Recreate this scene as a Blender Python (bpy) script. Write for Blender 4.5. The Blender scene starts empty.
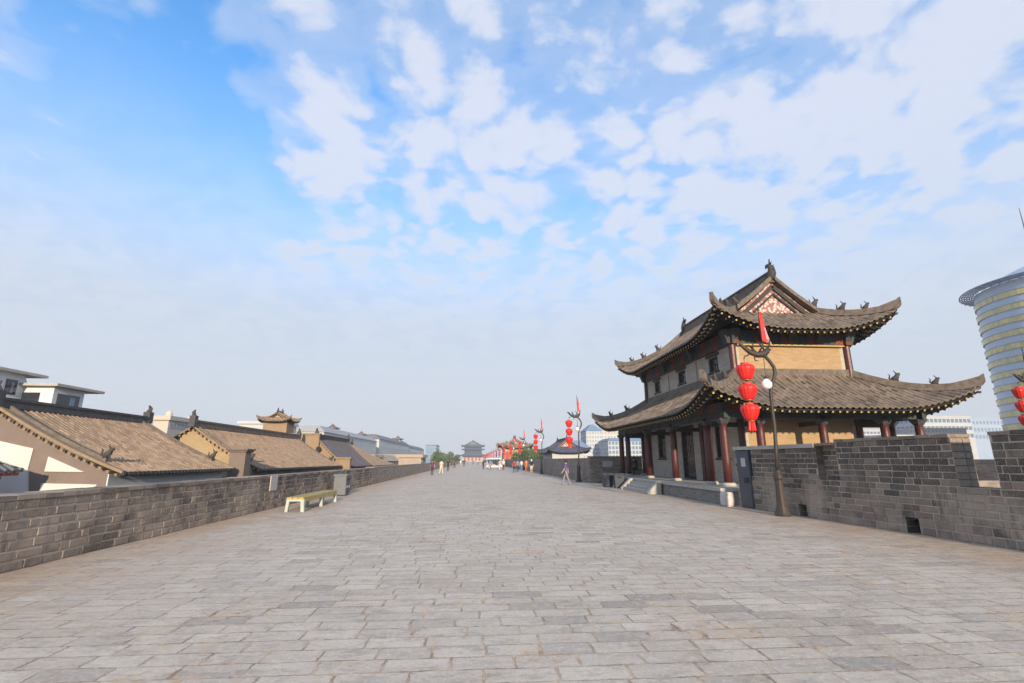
import bpy, math, random
from math import sin, cos, pi, sqrt, floor, radians, tan, atan2, degrees
from mathutils import Vector, Matrix
random.seed(7)
sc = bpy.context.scene
col = sc.collection
R = random.Random(11)

# ------------------------------------------------------------------ helpers
class MB:
    """collects faces of one mesh object"""
    def __init__(s):
        s.v = []; s.f = []; s.m = []; s.t = []; s.uv = []
    def face(s, idx, m=0, t=0.5, uv=None):
        s.f.append(tuple(idx)); s.m.append(m); s.t.append(t); s.uv.append(uv)
    def pts(s, ps):
        n = len(s.v); s.v.extend([tuple(p) for p in ps]); return n
    def box(s, x0, x1, y0, y1, z0, z1, m=0, t=0.5, skip=''):
        n = s.pts([(x0,y0,z0),(x1,y0,z0),(x1,y1,z0),(x0,y1,z0),(x0,y0,z1),(x1,y0,z1),(x1,y1,z1),(x0,y1,z1)])
        F = {'b':(0,3,2,1),'t':(4,5,6,7),'s':(0,1,5,4),'e':(1,2,6,5),'n':(2,3,7,6),'w':(3,0,4,7)}
        for k, q in F.items():
            if k not in skip: s.face([n+i for i in q], m, t)
    def cbox(s, c, d, m=0, t=0.5):
        s.box(c[0]-d[0]/2, c[0]+d[0]/2, c[1]-d[1]/2, c[1]+d[1]/2, c[2]-d[2]/2, c[2]+d[2]/2, m, t)
    def frustum(s, c, a, b, z0, z1, m=0):   # a,b half sizes bottom/top (x,y)
        n = s.pts([(c[0]+i*a[0], c[1]+j*a[1], z0) for i,j in ((-1,-1),(1,-1),(1,1),(-1,1))] +
                  [(c[0]+i*b[0], c[1]+j*b[1], z1) for i,j in ((-1,-1),(1,-1),(1,1),(-1,1))])
        for q in ((0,3,2,1),(4,5,6,7),(0,1,5,4),(1,2,6,5),(2,3,7,6),(3,0,4,7)): s.face([n+i for i in q], m)
    def beam(s, p0, p1, w, h, m=0, t=0.5, end_m=None):
        p0 = Vector(p0); p1 = Vector(p1); d = (p1-p0).normalized()
        r = d.cross(Vector((0,0,1)))
        r = Vector((1,0,0)) if r.length < 1e-4 else r.normalized()
        u = r.cross(d)
        P = []
        for p in (p0, p1):
            for a,b in ((-1,-1),(1,-1),(1,1),(-1,1)): P.append(p + r*(a*w/2) + u*(b*h/2))
        n = s.pts(P)
        for k,q in enumerate(((0,1,2,3),(7,6,5,4),(0,4,5,1),(1,5,6,2),(2,6,7,3),(3,7,4,0))):
            s.face([n+i for i in q], end_m if (end_m is not None and k==1) else m, t)
    def chain(s, ps, w, h, m=0):            # swept rectangle, w/h may be lists
        ps = [Vector(p) for p in ps]; N = len(ps); rings = []
        for i,p in enumerate(ps):
            d = (ps[min(i+1,N-1)] - ps[max(i-1,0)]); d2 = Vector((d.x,d.y,0))
            if d2.length < 1e-5: d2 = Vector((0,1,0))
            r = Vector((d2.y,-d2.x,0)).normalized(); u = Vector((0,0,1))
            wi = w[i] if isinstance(w,(list,tuple)) else w; hi = h[i] if isinstance(h,(list,tuple)) else h
            rings.append(s.pts([p - r*wi/2, p + r*wi/2, p + r*wi*.38 + u*hi, p - r*wi*.38 + u*hi]))
        for a,b in zip(rings, rings[1:]):
            for k in range(4): s.face([a+k, a+(k+1)%4, b+(k+1)%4, b+k], m)
        s.face([rings[0]+k for k in (3,2,1,0)], m); s.face([rings[-1]+k for k in range(4)], m)
    def tube(s, ps, rs, n=8, m=0, cap=True, t=0.5):
        ps = [Vector(p) for p in ps]
        if not isinstance(rs,(list,tuple)): rs = [rs]*len(ps)
        N = len(ps); prev = None; rings = []
        for i,p in enumerate(ps):
            d = (ps[min(i+1,N-1)]-ps[max(i-1,0)])
            d = d.normalized() if d.length > 1e-7 else Vector((0,0,1))
            if prev is None:
                a = Vector((1,0,0)) if abs(d.x) < .9 else Vector((0,1,0)); r = (a - d*a.dot(d)).normalized()
            else:
                r = prev - d*prev.dot(d); r = r.normalized() if r.length > 1e-6 else prev
            prev = r; q = d.cross(r)
            rings.append(s.pts([p + (r*cos(2*pi*k/n) + q*sin(2*pi*k/n))*rs[i] for k in range(n)]))
        for a,b in zip(rings, rings[1:]):
            for k in range(n): s.face([a+k, a+(k+1)%n, b+(k+1)%n, b+k], m, t)
        if cap:
            s.face([rings[0]+k for k in range(n)][::-1], m, t); s.face([rings[-1]+k for k in range(n)], m, t)
    def lathe(s, c, prof, n=16, m=0, rib=0):   # prof: (r,z)
        rings = []
        for r,z in prof:
            P = []
            for k in range(n):
                rr = r*(1 - (rib if k%2 else 0)); a = 2*pi*k/n
                P.append((c[0]+rr*cos(a), c[1]+rr*sin(a), c[2]+z))
            rings.append(s.pts(P))
        for i,(a,b) in enumerate(zip(rings, rings[1:])):
            mm = m[i] if isinstance(m,(list,tuple)) else m
            for k in range(n): s.face([a+k, a+(k+1)%n, b+(k+1)%n, b+k], mm)
        mm = m if not isinstance(m,(list,tuple)) else m[0]
        s.face([rings[0]+k for k in range(n)][::-1], mm); s.face([rings[-1]+k for k in range(n)], mm)
    def prism(s, poly, axis, a0, a1, m=0):     # poly 2D, extruded along axis
        def P(q, a):
            return {'x':(a,q[0],q[1]),'y':(q[0],a,q[1]),'z':(q[0],q[1],a)}[axis]
        n = s.pts([P(q,a0) for q in poly]); k = len(poly); s.pts([P(q,a1) for q in poly])
        s.face([n+i for i in range(k)][::-1], m); s.face([n+k+i for i in range(k)], m)
        for i in range(k): s.face([n+i, n+(i+1)%k, n+k+(i+1)%k, n+k+i], m)
    def build(s, name, mats, parent=None, smooth=False, loc=None, rot=None, fix=True):
        me = bpy.data.meshes.new(name); me.from_pydata(s.v, [], s.f)
        if not isinstance(mats,(list,tuple)): mats = [mats]
        for x in mats: me.materials.append(M(x) if isinstance(x,str) else x)
        me.polygons.foreach_set('material_index', s.m)
        if smooth: me.polygons.foreach_set('use_smooth', [True]*len(s.f))
        at = me.attributes.new('tint','FLOAT','FACE'); at.data.foreach_set('value', s.t)
        if any(u is not None for u in s.uv):
            uvl = me.uv_layers.new(name='tile'); arr = []
            for q,u in zip(s.f, s.uv):
                for k in range(len(q)): arr.extend(u[k] if u else (0.,0.))
            uvl.data.foreach_set('uv', arr)
        if fix:
            import bmesh
            bm = bmesh.new(); bm.from_mesh(me); bmesh.ops.recalc_face_normals(bm, faces=bm.faces); bm.to_mesh(me); bm.free()
        me.update()
        o = bpy.data.objects.new(name, me); col.objects.link(o)
        if parent is not None: o.parent = parent
        if loc is not None: o.location = loc
        if rot is not None: o.rotation_euler = (0,0,rot)
        return o

def tag(o, label=None, cat=None, group=None, kind=None):
    if label: o['label'] = label
    if cat: o['category'] = cat
    if group: o['group'] = group
    if kind: o['kind'] = kind
    return o
def empty(name, loc, label, cat, group=None, rz=0):
    o = bpy.data.objects.new(name, None); col.objects.link(o); o.location = loc; o.rotation_euler = (0,0,rz)
    o.empty_display_size = .2
    return tag(o, label, cat, group)
def copy_tree(o, parent=None):
    c = o.copy(); col.objects.link(c)
    if parent is not None: c.parent = parent
    for ch in list(o.children): copy_tree(ch, c)
    return c

# ------------------------------------------------------------------ materials
MATS = {}
def M(n): return MATS[n]
class NT:
    def __init__(s, name):
        s.mat = bpy.data.materials.new(name); s.mat.use_nodes = True; s.nt = s.mat.node_tree; s.nt.nodes.clear()
        s.out = s.n('ShaderNodeOutputMaterial'); s.p = s.n('ShaderNodeBsdfPrincipled')
        s.nt.links.new(s.p.outputs[0], s.out.inputs[0]); MATS[name] = s.mat
    def n(s, t, **kw):
        x = s.nt.nodes.new(t)
        for k,v in kw.items(): setattr(x, k, v)
        return x
    def l(s, a, b):
        if isinstance(a,(int,float)): b.default_value = a
        elif isinstance(a,(tuple,list)):
            b.default_value = tuple(a) + ((1.,) if len(a)==3 and len(b.default_value)==4 else ())
        else: s.nt.links.new(a, b)
    def m(s, op, a, b=None, c=None, clamp=False):
        x = s.n('ShaderNodeMath', operation=op); x.use_clamp = clamp
        s.l(a, x.inputs[0])
        if b is not None: s.l(b, x.inputs[1])
        if c is not None: s.l(c, x.inputs[2])
        return x.outputs[0]
    def mix(s, f, a, b, mode='MIX'):
        x = s.n('ShaderNodeMix', data_type='RGBA', blend_type=mode)
        s.l(f, x.inputs[0]); s.l(a, x.inputs[6]); s.l(b, x.inputs[7]); return x.outputs[2]
    def noise(s, vec, scale, detail=4, rough=.55, out=0, dim='3D'):
        x = s.n('ShaderNodeTexNoise', noise_dimensions=dim); x.inputs['Scale'].default_value = scale
        x.inputs['Detail'].default_value = detail; x.inputs['Roughness'].default_value = rough
        if vec is not None: s.nt.links.new(vec, x.inputs['Vector'])
        return x.outputs[out]
    def sstep(s, v, lo, hi, a=0., b=1.):
        x = s.n('ShaderNodeMapRange', interpolation_type='SMOOTHSTEP')
        s.l(v, x.inputs[0]); s.l(lo, x.inputs[1]); s.l(hi, x.inputs[2]); s.l(a, x.inputs[3]); s.l(b, x.inputs[4])
        return x.outputs[0]
    def lin(s, v, lo, hi, a=0., b=1.):
        x = s.n('ShaderNodeMapRange'); s.l(v, x.inputs[0]); s.l(lo, x.inputs[1]); s.l(hi, x.inputs[2]); s.l(a, x.inputs[3]); s.l(b, x.inputs[4])
        return x.outputs[0]
    def obj(s): return s.n('ShaderNodeTexCoord').outputs['Object']
    def xyz(s, v):
        x = s.n('ShaderNodeSeparateXYZ'); s.nt.links.new(v, x.inputs[0]); return x.outputs
    def comb(s, a, b, c=0.):
        x = s.n('ShaderNodeCombineXYZ'); s.l(a, x.inputs[0]); s.l(b, x.inputs[1]); s.l(c, x.inputs[2]); return x.outputs[0]
    def wn(s, vec, out=0, dim='2D'):
        x = s.n('ShaderNodeTexWhiteNoise', noise_dimensions=dim); s.nt.links.new(vec, x.inputs['Vector']); return x.outputs[out]
    def bump(s, h, strength=.5, dist=.02):
        x = s.n('ShaderNodeBump'); x.inputs['Strength'].default_value = strength; x.inputs['Distance'].default_value = dist
        s.l(h, x.inputs['Height']); s.nt.links.new(x.outputs[0], s.p.inputs['Normal'])
    def fin(s, c, rough=.8, metal=0., spec=None):
        s.l(c, s.p.inputs['Base Color']); s.l(rough, s.p.inputs['Roughness']); s.p.inputs['Metallic'].default_value = metal
        if spec is not None: s.p.inputs['Specular IOR Level'].default_value = spec
        return s.mat

def simple(name, c, rough=.7, var=.25, scale=3., metal=0., bump=0., bscale=30., c2=None, spec=None):
    t = NT(name); o = t.obj(); f = t.noise(o, scale, 5, .6)
    f2 = t.noise(o, scale*9, 3, .6)
    k = t.m('ADD', t.m('MULTIPLY', f, .7), t.m('MULTIPLY', f2, .3))
    k = t.lin(k, .3, .7)
    d = tuple(x*(1-var) for x in c); e = c2 if c2 else tuple(min(1, x*(1+var)) for x in c)
    cc = t.mix(k, d, e)
    if bump: t.bump(t.noise(o, bscale, 5, .6), bump, .01)
    return t.fin(cc, t.lin(f2, .3, .7, max(.05, rough-.08), min(1, rough+.08)), metal, spec)

simple('stone_light', (.42,.39,.35), .85, .2, 2.5, bump=.4, c2=(.5,.47,.42))
simple('plaster_white', (.62,.58,.54), .85, .08, 1.2, bump=.15, bscale=12)
simple('plaster_sky_shade', (.62,.66,.68), .85, .08, 1.2, bump=.1, bscale=12)  # white plaster with the bluish cast of sky shade put into its colour
simple('render_brown', (.2,.155,.13), .9, .12, 2., bump=.2)
simple('red_lacquer', (.075,.017,.015), .45, .35, 3., bump=.1, bscale=20)
simple('dark_timber', (.035,.027,.024), .7, .3, 4.)
simple('beam_dark', (.03,.035,.042), .75, .45, 3., c2=(.075,.085,.09))
simple('yellow_end', (.5,.36,.1), .6, .15, 8.)
simple('dark_metal', (.035,.032,.03), .5, .3, 6., metal=.6, bump=.15)
simple('bronze', (.05,.04,.032), .6, .35, 8., metal=.2, bump=.3)
simple('cabinet_blue', (.055,.065,.085), .5, .12, 3.)
simple('bin_grey', (.13,.14,.155), .5, .15, 5.)
simple('bin_blue', (.03,.042,.065), .4, .12, 5.)
simple('white_paint', (.78,.78,.76), .5, .06, 3.)
simple('cap_gold', (.35,.2,.04), .5, .2, 10., metal=.3)
simple('flag_red', (.72,.03,.03), .7, .12, 4.)
simple('bench_yellow', (.5,.34,.08), .7, .3, 9., c2=(.5,.39,.13))
simple('bench_green', (.40,.33,.13), .7, .35, 9.)
simple('bench_leg', (.42,.47,.42), .6, .1, 6., bump=.2)
simple('ornament', (.06,.052,.048), .8, .4, 6., bump=.5, bscale=15)
simple('ridge_stone', (.15,.12,.095), .85, .55, 5., bump=.5, bscale=14)
simple('ridge_tan', (.26,.185,.11), .85, .3, 4., bump=.5, bscale=14)
simple('ridge_dark', (.075,.072,.075), .85, .35, 4., bump=.5, bscale=14)
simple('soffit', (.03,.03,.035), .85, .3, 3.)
simple('red_fascia', (.42,.08,.05), .7, .2, 3.)
simple('glass_dark', (.03,.035,.045), .12, .3, 1., spec=.6)
simple('glass_blue', (.13,.2,.3), .2, .2, .3, spec=.6)
simple('far_white', (.5,.51,.51), .8, .08, .2)
simple('far_cream', (.5,.44,.38), .8, .08, .2)
simple('far_pink', (.58,.5,.44), .8, .08, .3)
simple('far_glass', (.2,.27,.34), .4, .12, .2)
simple('far_roof_blue', (.16,.24,.36), .7, .15, .3)
simple('far_roof_grey', (.16,.16,.17), .8, .2, .6)
simple('far_band', (.36,.36,.36), .8, .12, .3)
simple('gate_blue', (.07,.075,.12), .8, .12, .3)
simple('far_tan', (.42,.33,.25), .85, .15, .4)
simple('tower_panel', (.36,.45,.58), .35, .06, .1)
simple('louvre', (.10,.15,.26), .4, .1, .3, metal=.3)
simple('skin', (.5,.32,.23), .6, .06, 5.)
simple('hair', (.02,.017,.015), .6, .2, 5.)
simple('tyre', (.02,.02,.02), .85, .1, 5.)
simple('soil', (.16,.14,.11), .95, .3, .05)
simple('gable_brick', (.24,.18,.13), .9, .15, 3., bump=.3)
simple('gable_tan_brick', (.3,.21,.13), .9, .12, 3., bump=.3)
simple('stone_drum', (.55,.52,.48), .7, .15, 4., bump=.2)
simple('bark', (.09,.07,.055), .9, .3, 5., bump=.4)
for nm, c in dict(cloth_red=(.45,.04,.04), cloth_cream=(.62,.55,.45), cloth_black=(.025,.025,.03), cloth_white=(.72,.72,.72),
                  cloth_navy=(.035,.045,.09), cloth_purple=(.13,.08,.3), cloth_orange=(.8,.2,.06), cloth_khaki=(.45,.36,.26),
                  cloth_maroon=(.16,.04,.06), cloth_pink=(.6,.3,.32), cloth_blue=(.15,.25,.42), cloth_grey=(.25,.26,.28)).items():
    simple(nm, c, .9, .15, 8.)

# yellow brick plaster of the tower: fine brick courses under an ochre wash
def courses(t, vec, w, h, joint=.008):
    x,y,z = t.xyz(vec); u = t.m('ADD', x, y)
    ry = t.m('DIVIDE', z, h); row = t.m('FLOOR', ry); fy = t.m('FRACT', ry)
    off = t.m('MULTIPLY', t.m('MODULO', t.m('ABSOLUTE', row), 2.), .5)
    rx = t.m('ADD', t.m('DIVIDE', u, w), off); cl = t.m('FLOOR', rx); fx = t.m('FRACT', rx)
    dx = t.m('MULTIPLY', t.m('MINIMUM', fx, t.m('SUBTRACT', 1., fx)), w)
    dy = t.m('MULTIPLY', t.m('MINIMUM', fy, t.m('SUBTRACT', 1., fy)), h)
    d = t.m('MINIMUM', dx, dy)
    j = t.sstep(d, joint*.4, joint*1.3, 1., 0.)
    return t.comb(cl, row), j
def wallmat(name, c1, c2, cj, w, h, joint=.008, jm=.6, stain=.25, bump=.3, rough=.85):
    t = NT(name); o = t.obj(); cid, j = courses(t, o, w, h, joint); r = t.wn(cid)
    c = t.mix(r, c1, c2)
    s1 = t.sstep(t.noise(o, 1.1, 5, .65), .42, .68)
    c = t.mix(t.m('MULTIPLY', s1, stain), c, tuple(x*.55 for x in c1))
    c = t.mix(t.m('MULTIPLY', j, jm), c, cj)
    c = t.mix(t.lin(t.noise(o, 26., 3), .3, .7, 0., .25), c, tuple(x*.7 for x in c1))
    t.bump(t.m('ADD', t.m('MULTIPLY', j, -.6), t.m('MULTIPLY', t.noise(o, 30., 4), .5)), bump, .012)
    return t.fin(c, rough)
wallmat('yellow_brick', (.38,.255,.14), (.46,.315,.175), (.42,.31,.2), .30, .08, jm=.35, stain=.22, bump=.2)
wallmat('grey_brick', (.40,.365,.315), (.50,.46,.40), (.48,.44,.39), .32, .09, jm=.5, stain=.3)
wallmat('far_brick', (.17,.14,.115), (.33,.275,.225), (.38,.32,.25), .44, .145, joint=.014, jm=.7, stain=.4)
wallmat('platform_brick', (.17,.165,.155), (.26,.25,.235), (.3,.28,.25), .40, .12, joint=.01, jm=.7)
wallmat('yellow_gable', (.37,.27,.15), (.43,.32,.18), (.35,.26,.16), .30, .08, jm=.3)

t = NT('tower_gold'); o = t.obj(); x,y,z = t.xyz(o); an = t.m('MULTIPLY', t.m('ARCTAN2', y, x), 24.)
cid = t.comb(t.m('FLOOR', an), t.m('FLOOR', t.m('DIVIDE', z, 4.4))); r = t.wn(cid)
c = t.mix(r, (.46,.37,.12), (.66,.52,.17)); c = t.mix(t.m('MULTIPLY', t.sstep(t.m('FRACT', an), .12, .06), .7), c, (.3,.34,.38))
c = t.mix(t.sstep(t.wn(t.comb(t.m('FLOOR', an), 5.)), .85, .95, 0., .5), c, (.2,.28,.36)); t.fin(c, .25)
# real-geometry brick: colour per brick from the 'tint' attribute, lime and soot stains over it
t = NT('brick_unit'); o = t.obj(); a = t.n('ShaderNodeAttribute', attribute_name='tint').outputs['Fac']
c = t.mix(t.sstep(a, 0., 1.), (.062,.050,.042), (.30,.235,.185))
c = t.mix(t.lin(t.noise(o, 7., 5, .65), .35, .7, 0., .4), c, (.15,.125,.1))
st = t.m('MULTIPLY', t.sstep(t.noise(o, .8, 5, .6), .44, .62), t.sstep(t.xyz(o)[2], 1.6, .5))
c = t.mix(t.m('MULTIPLY', st, .75), c, (.42,.34,.27))
c = t.mix(t.m('MULTIPLY', t.sstep(t.noise(o, 30., 3), .52, .72), .6), c, (.36,.31,.25))
ox_, oy_, oz_ = t.xyz(o); sv = t.comb(t.m('MULTIPLY', ox_, 5.), t.m('MULTIPLY', oy_, 5.), t.m('MULTIPLY', oz_, .7))
c = t.mix(t.m('MULTIPLY', t.sstep(t.noise(sv, 1., 5, .7), .52, .7), .5), c, (.05,.043,.038))
c = t.mix(t.m('MULTIPLY', t.sstep(t.noise(o, 3.3, 6, .8), .58, .7), .45), c, (.42,.37,.31))
t.bump(t.m('ADD', t.noise(o, 14., 6, .7), t.m('MULTIPLY', t.noise(o, 60., 3), .3)), .7, .012)
t.fin(c, .88)
t = NT('mortar'); o = t.obj()
c = t.mix(t.lin(t.noise(o, 5., 5, .7), .3, .7), (.3,.25,.2), (.55,.47,.38)); t.bump(t.noise(o, 40., 4), .6, .01); t.fin(c, .95)
t = NT('wall_core'); o = t.obj(); cid, j = courses(t, o, .44, .145, .014); r = t.wn(cid)
c = t.mix(r, (.07,.062,.055), (.15,.13,.11)); c = t.mix(t.m('MULTIPLY', j, .8), c, (.3,.25,.2)); t.bump(t.m('MULTIPLY', j, -1.), .4, .01); t.fin(c, .9)

# roof tiles: uv = (metres along eave, metres up slope)
def tilemat(name, c1, c2, c3, pitch=.26, moss=(.2,.17,.1)):
    t = NT(name); uv = t.n('ShaderNodeUVMap', uv_map='tile').outputs[0]; x,y,z = t.xyz(uv); o = t.obj()
    cid = t.comb(t.m('FLOOR', t.m('DIVIDE', x, pitch/2)), t.m('FLOOR', t.m('DIVIDE', y, .24)))
    r = t.wn(cid); fy = t.m('FRACT', t.m('DIVIDE', y, .24))
    c = t.mix(r, c1, c2)
    c = t.mix(t.sstep(t.noise(o, 1.2, 6, .7), .45, .7), c, c3)
    c = t.mix(t.m('MULTIPLY', t.sstep(t.noise(o, 5., 4, .7), .55, .7), .5), c, moss)
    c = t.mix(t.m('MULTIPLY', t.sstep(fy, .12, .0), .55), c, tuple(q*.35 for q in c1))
    t.bump(t.m('ADD', t.m('MULTIPLY', fy, -.8), t.m('MULTIPLY', t.noise(o, 20., 4), .7)), .6, .03)
    return t.fin(c, .85)
tilemat('tile_tower', (.095,.072,.055), (.30,.23,.17), (.19,.15,.115))
tilemat('tile_tan', (.19,.13,.085), (.37,.26,.175), (.29,.21,.145), .24, (.17,.15,.12))
tilemat('tile_slate', (.075,.068,.08), (.125,.11,.125), (.1,.09,.105), .24, (.13,.11,.1))
tilemat('tile_far', (.13,.13,.135), (.2,.2,.2), (.16,.155,.15), .5)
tilemat('tile_ochre', (.24,.17,.10), (.34,.25,.15), (.28,.21,.13), .4)
tilemat('tile_blue', (.06,.075,.12), (.1,.115,.17), (.08,.09,.14), .6)

# painted frieze: blue-green panels, dark red and a little gold
t = NT('painted_frieze'); o = t.obj(); x,y,z = t.xyz(o); u = t.m('ADD', x, y)
f = t.m('FRACT', t.m('DIVIDE', u, 1.3)); v = t.n('ShaderNodeTexVoronoi'); v.inputs['Scale'].default_value = 9.; t.l(o, v.inputs['Vector'])
c = t.mix(t.sstep(f, .33, .36), (.03,.045,.065), (.15,.04,.025))
c = t.mix(t.sstep(f, .8, .83), c, (.035,.06,.055))
c = t.mix(t.m('MULTIPLY', t.sstep(v.outputs[0], .3, .18), .55), c, (.3,.17,.05))
c = t.mix(t.sstep(t.noise(o, 3., 5, .7), .4, .75, 0., .6), c, (.05,.045,.04))
t.fin(c, .7)
t = NT('gable_paint'); o = t.obj(); v = t.n('ShaderNodeTexVoronoi'); v.inputs['Scale'].default_value = 7.; t.l(o, v.inputs['Vector'])
c = t.mix(t.sstep(t.m('ADD', v.outputs[0], t.m('MULTIPLY', t.noise(o, 9., 4), .4)), .55, .8), (.62,.5,.46), (.3,.13,.11)); t.fin(c, .8)
t = NT('lantern_red'); o = t.obj()
c = t.mix(t.noise(o, 6., 3), (.60,.010,.008), (.74,.022,.014)); t.fin(c, .5)
t.p.inputs['Subsurface Weight'].default_value = .0
t = NT('globe_glass'); t.fin((.85,.85,.83), .25)
t = NT('poster'); o = t.obj(); x,y,z = t.xyz(o)
ln = t.m('MULTIPLY', t.sstep(t.m('FRACT', t.m('MULTIPLY', z, 14.)), .55, .65), t.sstep(t.noise(o, 26., 3), .5, .56))
t.fin(t.mix(t.m('MULTIPLY', ln, .45), (.5,.46,.44), (.25,.2,.22)), .6)
t = NT('leaf'); o = t.obj(); a = t.n('ShaderNodeAttribute', attribute_name='tint').outputs['Fac']
t.fin(t.mix(a, (.045,.085,.025), (.15,.21,.06)), .7)

# paving: rows of grey slabs with sandy joints
t = NT('paving'); o = t.obj(); x0,y0,z0 = t.xyz(o)
wx = t.m('MULTIPLY', t.m('SUBTRACT', t.noise(o, 2.2, 3), .5), .05); wy = t.m('MULTIPLY', t.m('SUBTRACT', t.noise(o, 2.6, 3, out=0), .5), .045)
wx2 = t.m('MULTIPLY', t.m('SUBTRACT', t.noise(o, 22., 5, .7), .5), .06)
X = t.m('ADD', t.m('ADD', x0, wx), wx2); Y = t.m('ADD', t.m('ADD', y0, wy), wx2)
h = .262; ry = t.m('DIVIDE', Y, h); row = t.m('FLOOR', ry); fy = t.m('FRACT', ry)
rr = t.wn(t.comb(row, 3.)); rr2 = t.wn(t.comb(row, 9.))
wd = t.m('MULTIPLY_ADD', rr, .16, .46)
rx = t.m('ADD', t.m('DIVIDE', X, wd), t.m('MULTIPLY', rr2, 7.)); cl = t.m('FLOOR', rx); fx = t.m('FRACT', rx)
dx = t.m('MULTIPLY', t.m('MINIMUM', fx, t.m('SUBTRACT', 1., fx)), wd); dy = t.m('MULTIPLY', t.m('MINIMUM', fy, t.m('SUBTRACT', 1., fy)), h)
cid = t.comb(cl, row); r1 = t.wn(cid); r2 = t.wn(t.comb(t.m('ADD', cl, 37.), row))
worn = t.sstep(t.noise(o, .6, 6, .7), .52, .64)
jw = t.m('ADD', t.m('MULTIPLY_ADD', t.noise(o, 6.1, 5, .75), .034, -.0105), t.m('MULTIPLY', worn, .012))
j = t.m('MAXIMUM', t.sstep(t.m('SUBTRACT', dx, jw), 0., .006, 1., 0.), t.sstep(t.m('SUBTRACT', dy, t.m('MULTIPLY', jw, .6)), 0., .005, 1., 0.))
base = t.mix(r1, (.49,.44,.385), (.60,.545,.475))
base = t.mix(t.sstep(r2, .85, .98, 0., .8), base, (.27,.255,.24))
base = t.mix(t.m('MULTIPLY', t.sstep(t.noise(o, .9, 6, .7), .42, .66), .6), base, (.40,.34,.285))
base = t.mix(t.m('MULTIPLY', t.sstep(t.noise(o, 1.9, 6, .75), .54, .68), .55), base, (.33,.31,.29))
base = t.mix(t.m('MULTIPLY', t.sstep(t.noise(o, .3, 4, .6), .4, .6), .5), base, (.56,.52,.47))
base = t.mix(t.m('MULTIPLY', t.sstep(t.noise(t.comb(t.m('MULTIPLY',x0,.45),y0), 5., 7, .8), .47, .66), .8), base, (.31,.28,.25))
base = t.mix(t.m('MULTIPLY', t.sstep(t.noise(o, 13., 7, .85), .48, .64), .6), base, (.68,.60,.51))
base = t.mix(t.m('MULTIPLY', t.sstep(t.noise(o, 30., 6, .85), .52, .64), .55), base, (.28,.235,.2))
dust = t.m('MAXIMUM', t.sstep(x0, -2.5, -7.), t.sstep(x0, 6.5, 9.8))
dust = t.m('MULTIPLY', dust, t.sstep(t.noise(o, .8, 6, .7), .3, .62))
base = t.mix(t.m('MULTIPLY', dust, .7), base, (.44,.315,.225))
frag = t.m('MULTIPLY', worn, t.sstep(t.noise(o, 9., 5, .75), .48, .58))
base = t.mix(t.m('MULTIPLY', frag, .8), base, (.55,.39,.25))
frag2 = t.m('MULTIPLY', worn, t.sstep(t.noise(o, 6., 5, .75), .56, .62))
base = t.mix(t.m('MULTIPLY', frag2, .7), base, (.2,.16,.13))
jc = t.mix(t.sstep(t.noise(o, 5., 4), .35, .65), (.24,.16,.105), (.62,.46,.31))
base = t.mix(t.m('MULTIPLY', j, .78), base, jc)
base = t.mix(1., base, (1.10,1.045,.96), 'MULTIPLY')
hh = t.m('ADD', t.m('MULTIPLY', j, -1.), t.m('ADD', t.m('MULTIPLY', t.noise(o, 11., 6, .7), .9), t.m('MULTIPLY', r1, .35)))
t.bump(hh, .8, .014); t.fin(base, t.lin(t.noise(o, 5., 4), .3, .7, .62, .88), spec=.35)

# ------------------------------------------------------------------ camera
F = 484.; TH = radians(13.757); PS = radians(4.361); CAMZ = 1.65
cam = bpy.data.cameras.new('camera'); co = bpy.data.objects.new('camera', cam); col.objects.link(co); sc.camera = co
cam.sensor_width = 36.; cam.lens = F/1024*36.; cam.clip_end = 6000.; cam.clip_start = .05
co.location = (0,0,CAMZ); co.rotation_euler = (pi/2+TH, 0, -PS)
sc.render.resolution_x = 1024; sc.render.resolution_y = 683
def ray(px, py):
    a = (px-512)/F; b = (341.5-py)/F
    r = (cos(PS), -sin(PS), 0); f = (sin(PS)*cos(TH), cos(PS)*cos(TH), sin(TH)); u = (-sin(PS)*sin(TH), -cos(PS)*sin(TH), cos(TH))
    return Vector([f[i]+a*r[i]+b*u[i] for i in range(3)])
def atY(px, py, y): d = ray(px,py); k = y/d.y; return (d.x*k, y, CAMZ+d.z*k)
def atX(px, py, x): d = ray(px,py); k = x/d.x; return (x, d.y*k, CAMZ+d.z*k)

# ------------------------------------------------------------------ light and sky
HAZE = .0006
SUN_EL = radians(13.); SUN_AZ = radians(5.)   # azimuth: behind the camera, a little to the right
CLOUD = .66; SKYMUL = (.8,1.55,1.9)
SPOTS = ((180,140,16,-.22),(205,60,10,-.15),(215,185,8,-.14),(120,30,10,-.05),(70,150,10,-.03),(25,75,9,-.02),(30,140,8,-.03),(40,90,16,.03),(290,50,8,.13),(310,130,8,.11),(290,210,10,.08),(860,90,20,.02),
         (362,50,6,-.08),(372,100,5,-.05),(440,90,8,.03),(560,30,7,-.04),(700,105,5,-.03),(900,180,22,.07),(760,250,20,.05), (620,120,14,.03), (430,110,9,.03),(500,260,30,.05),(960,50,12,.04),(820,60,9,.02),(90,240,16,.05))
sd = bpy.data.lights.new('sun','SUN'); sd.energy = 4.6; sd.angle = radians(1.2); sd.color = (1.,.82,.60)
so = bpy.data.objects.new('sun', sd); col.objects.link(so)
so.rotation_euler = Vector((-sin(SUN_AZ)*cos(SUN_EL), cos(SUN_AZ)*cos(SUN_EL), -sin(SUN_EL))).to_track_quat('-Z','Y').to_euler()
so.location = (0,-50,40)
w = bpy.data.worlds.new('World'); sc.world = w; w.use_nodes = True; nt = w.node_tree; nt.nodes.clear()
class WT(NT):
    def __init__(s): s.nt = nt
W = WT()
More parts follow.
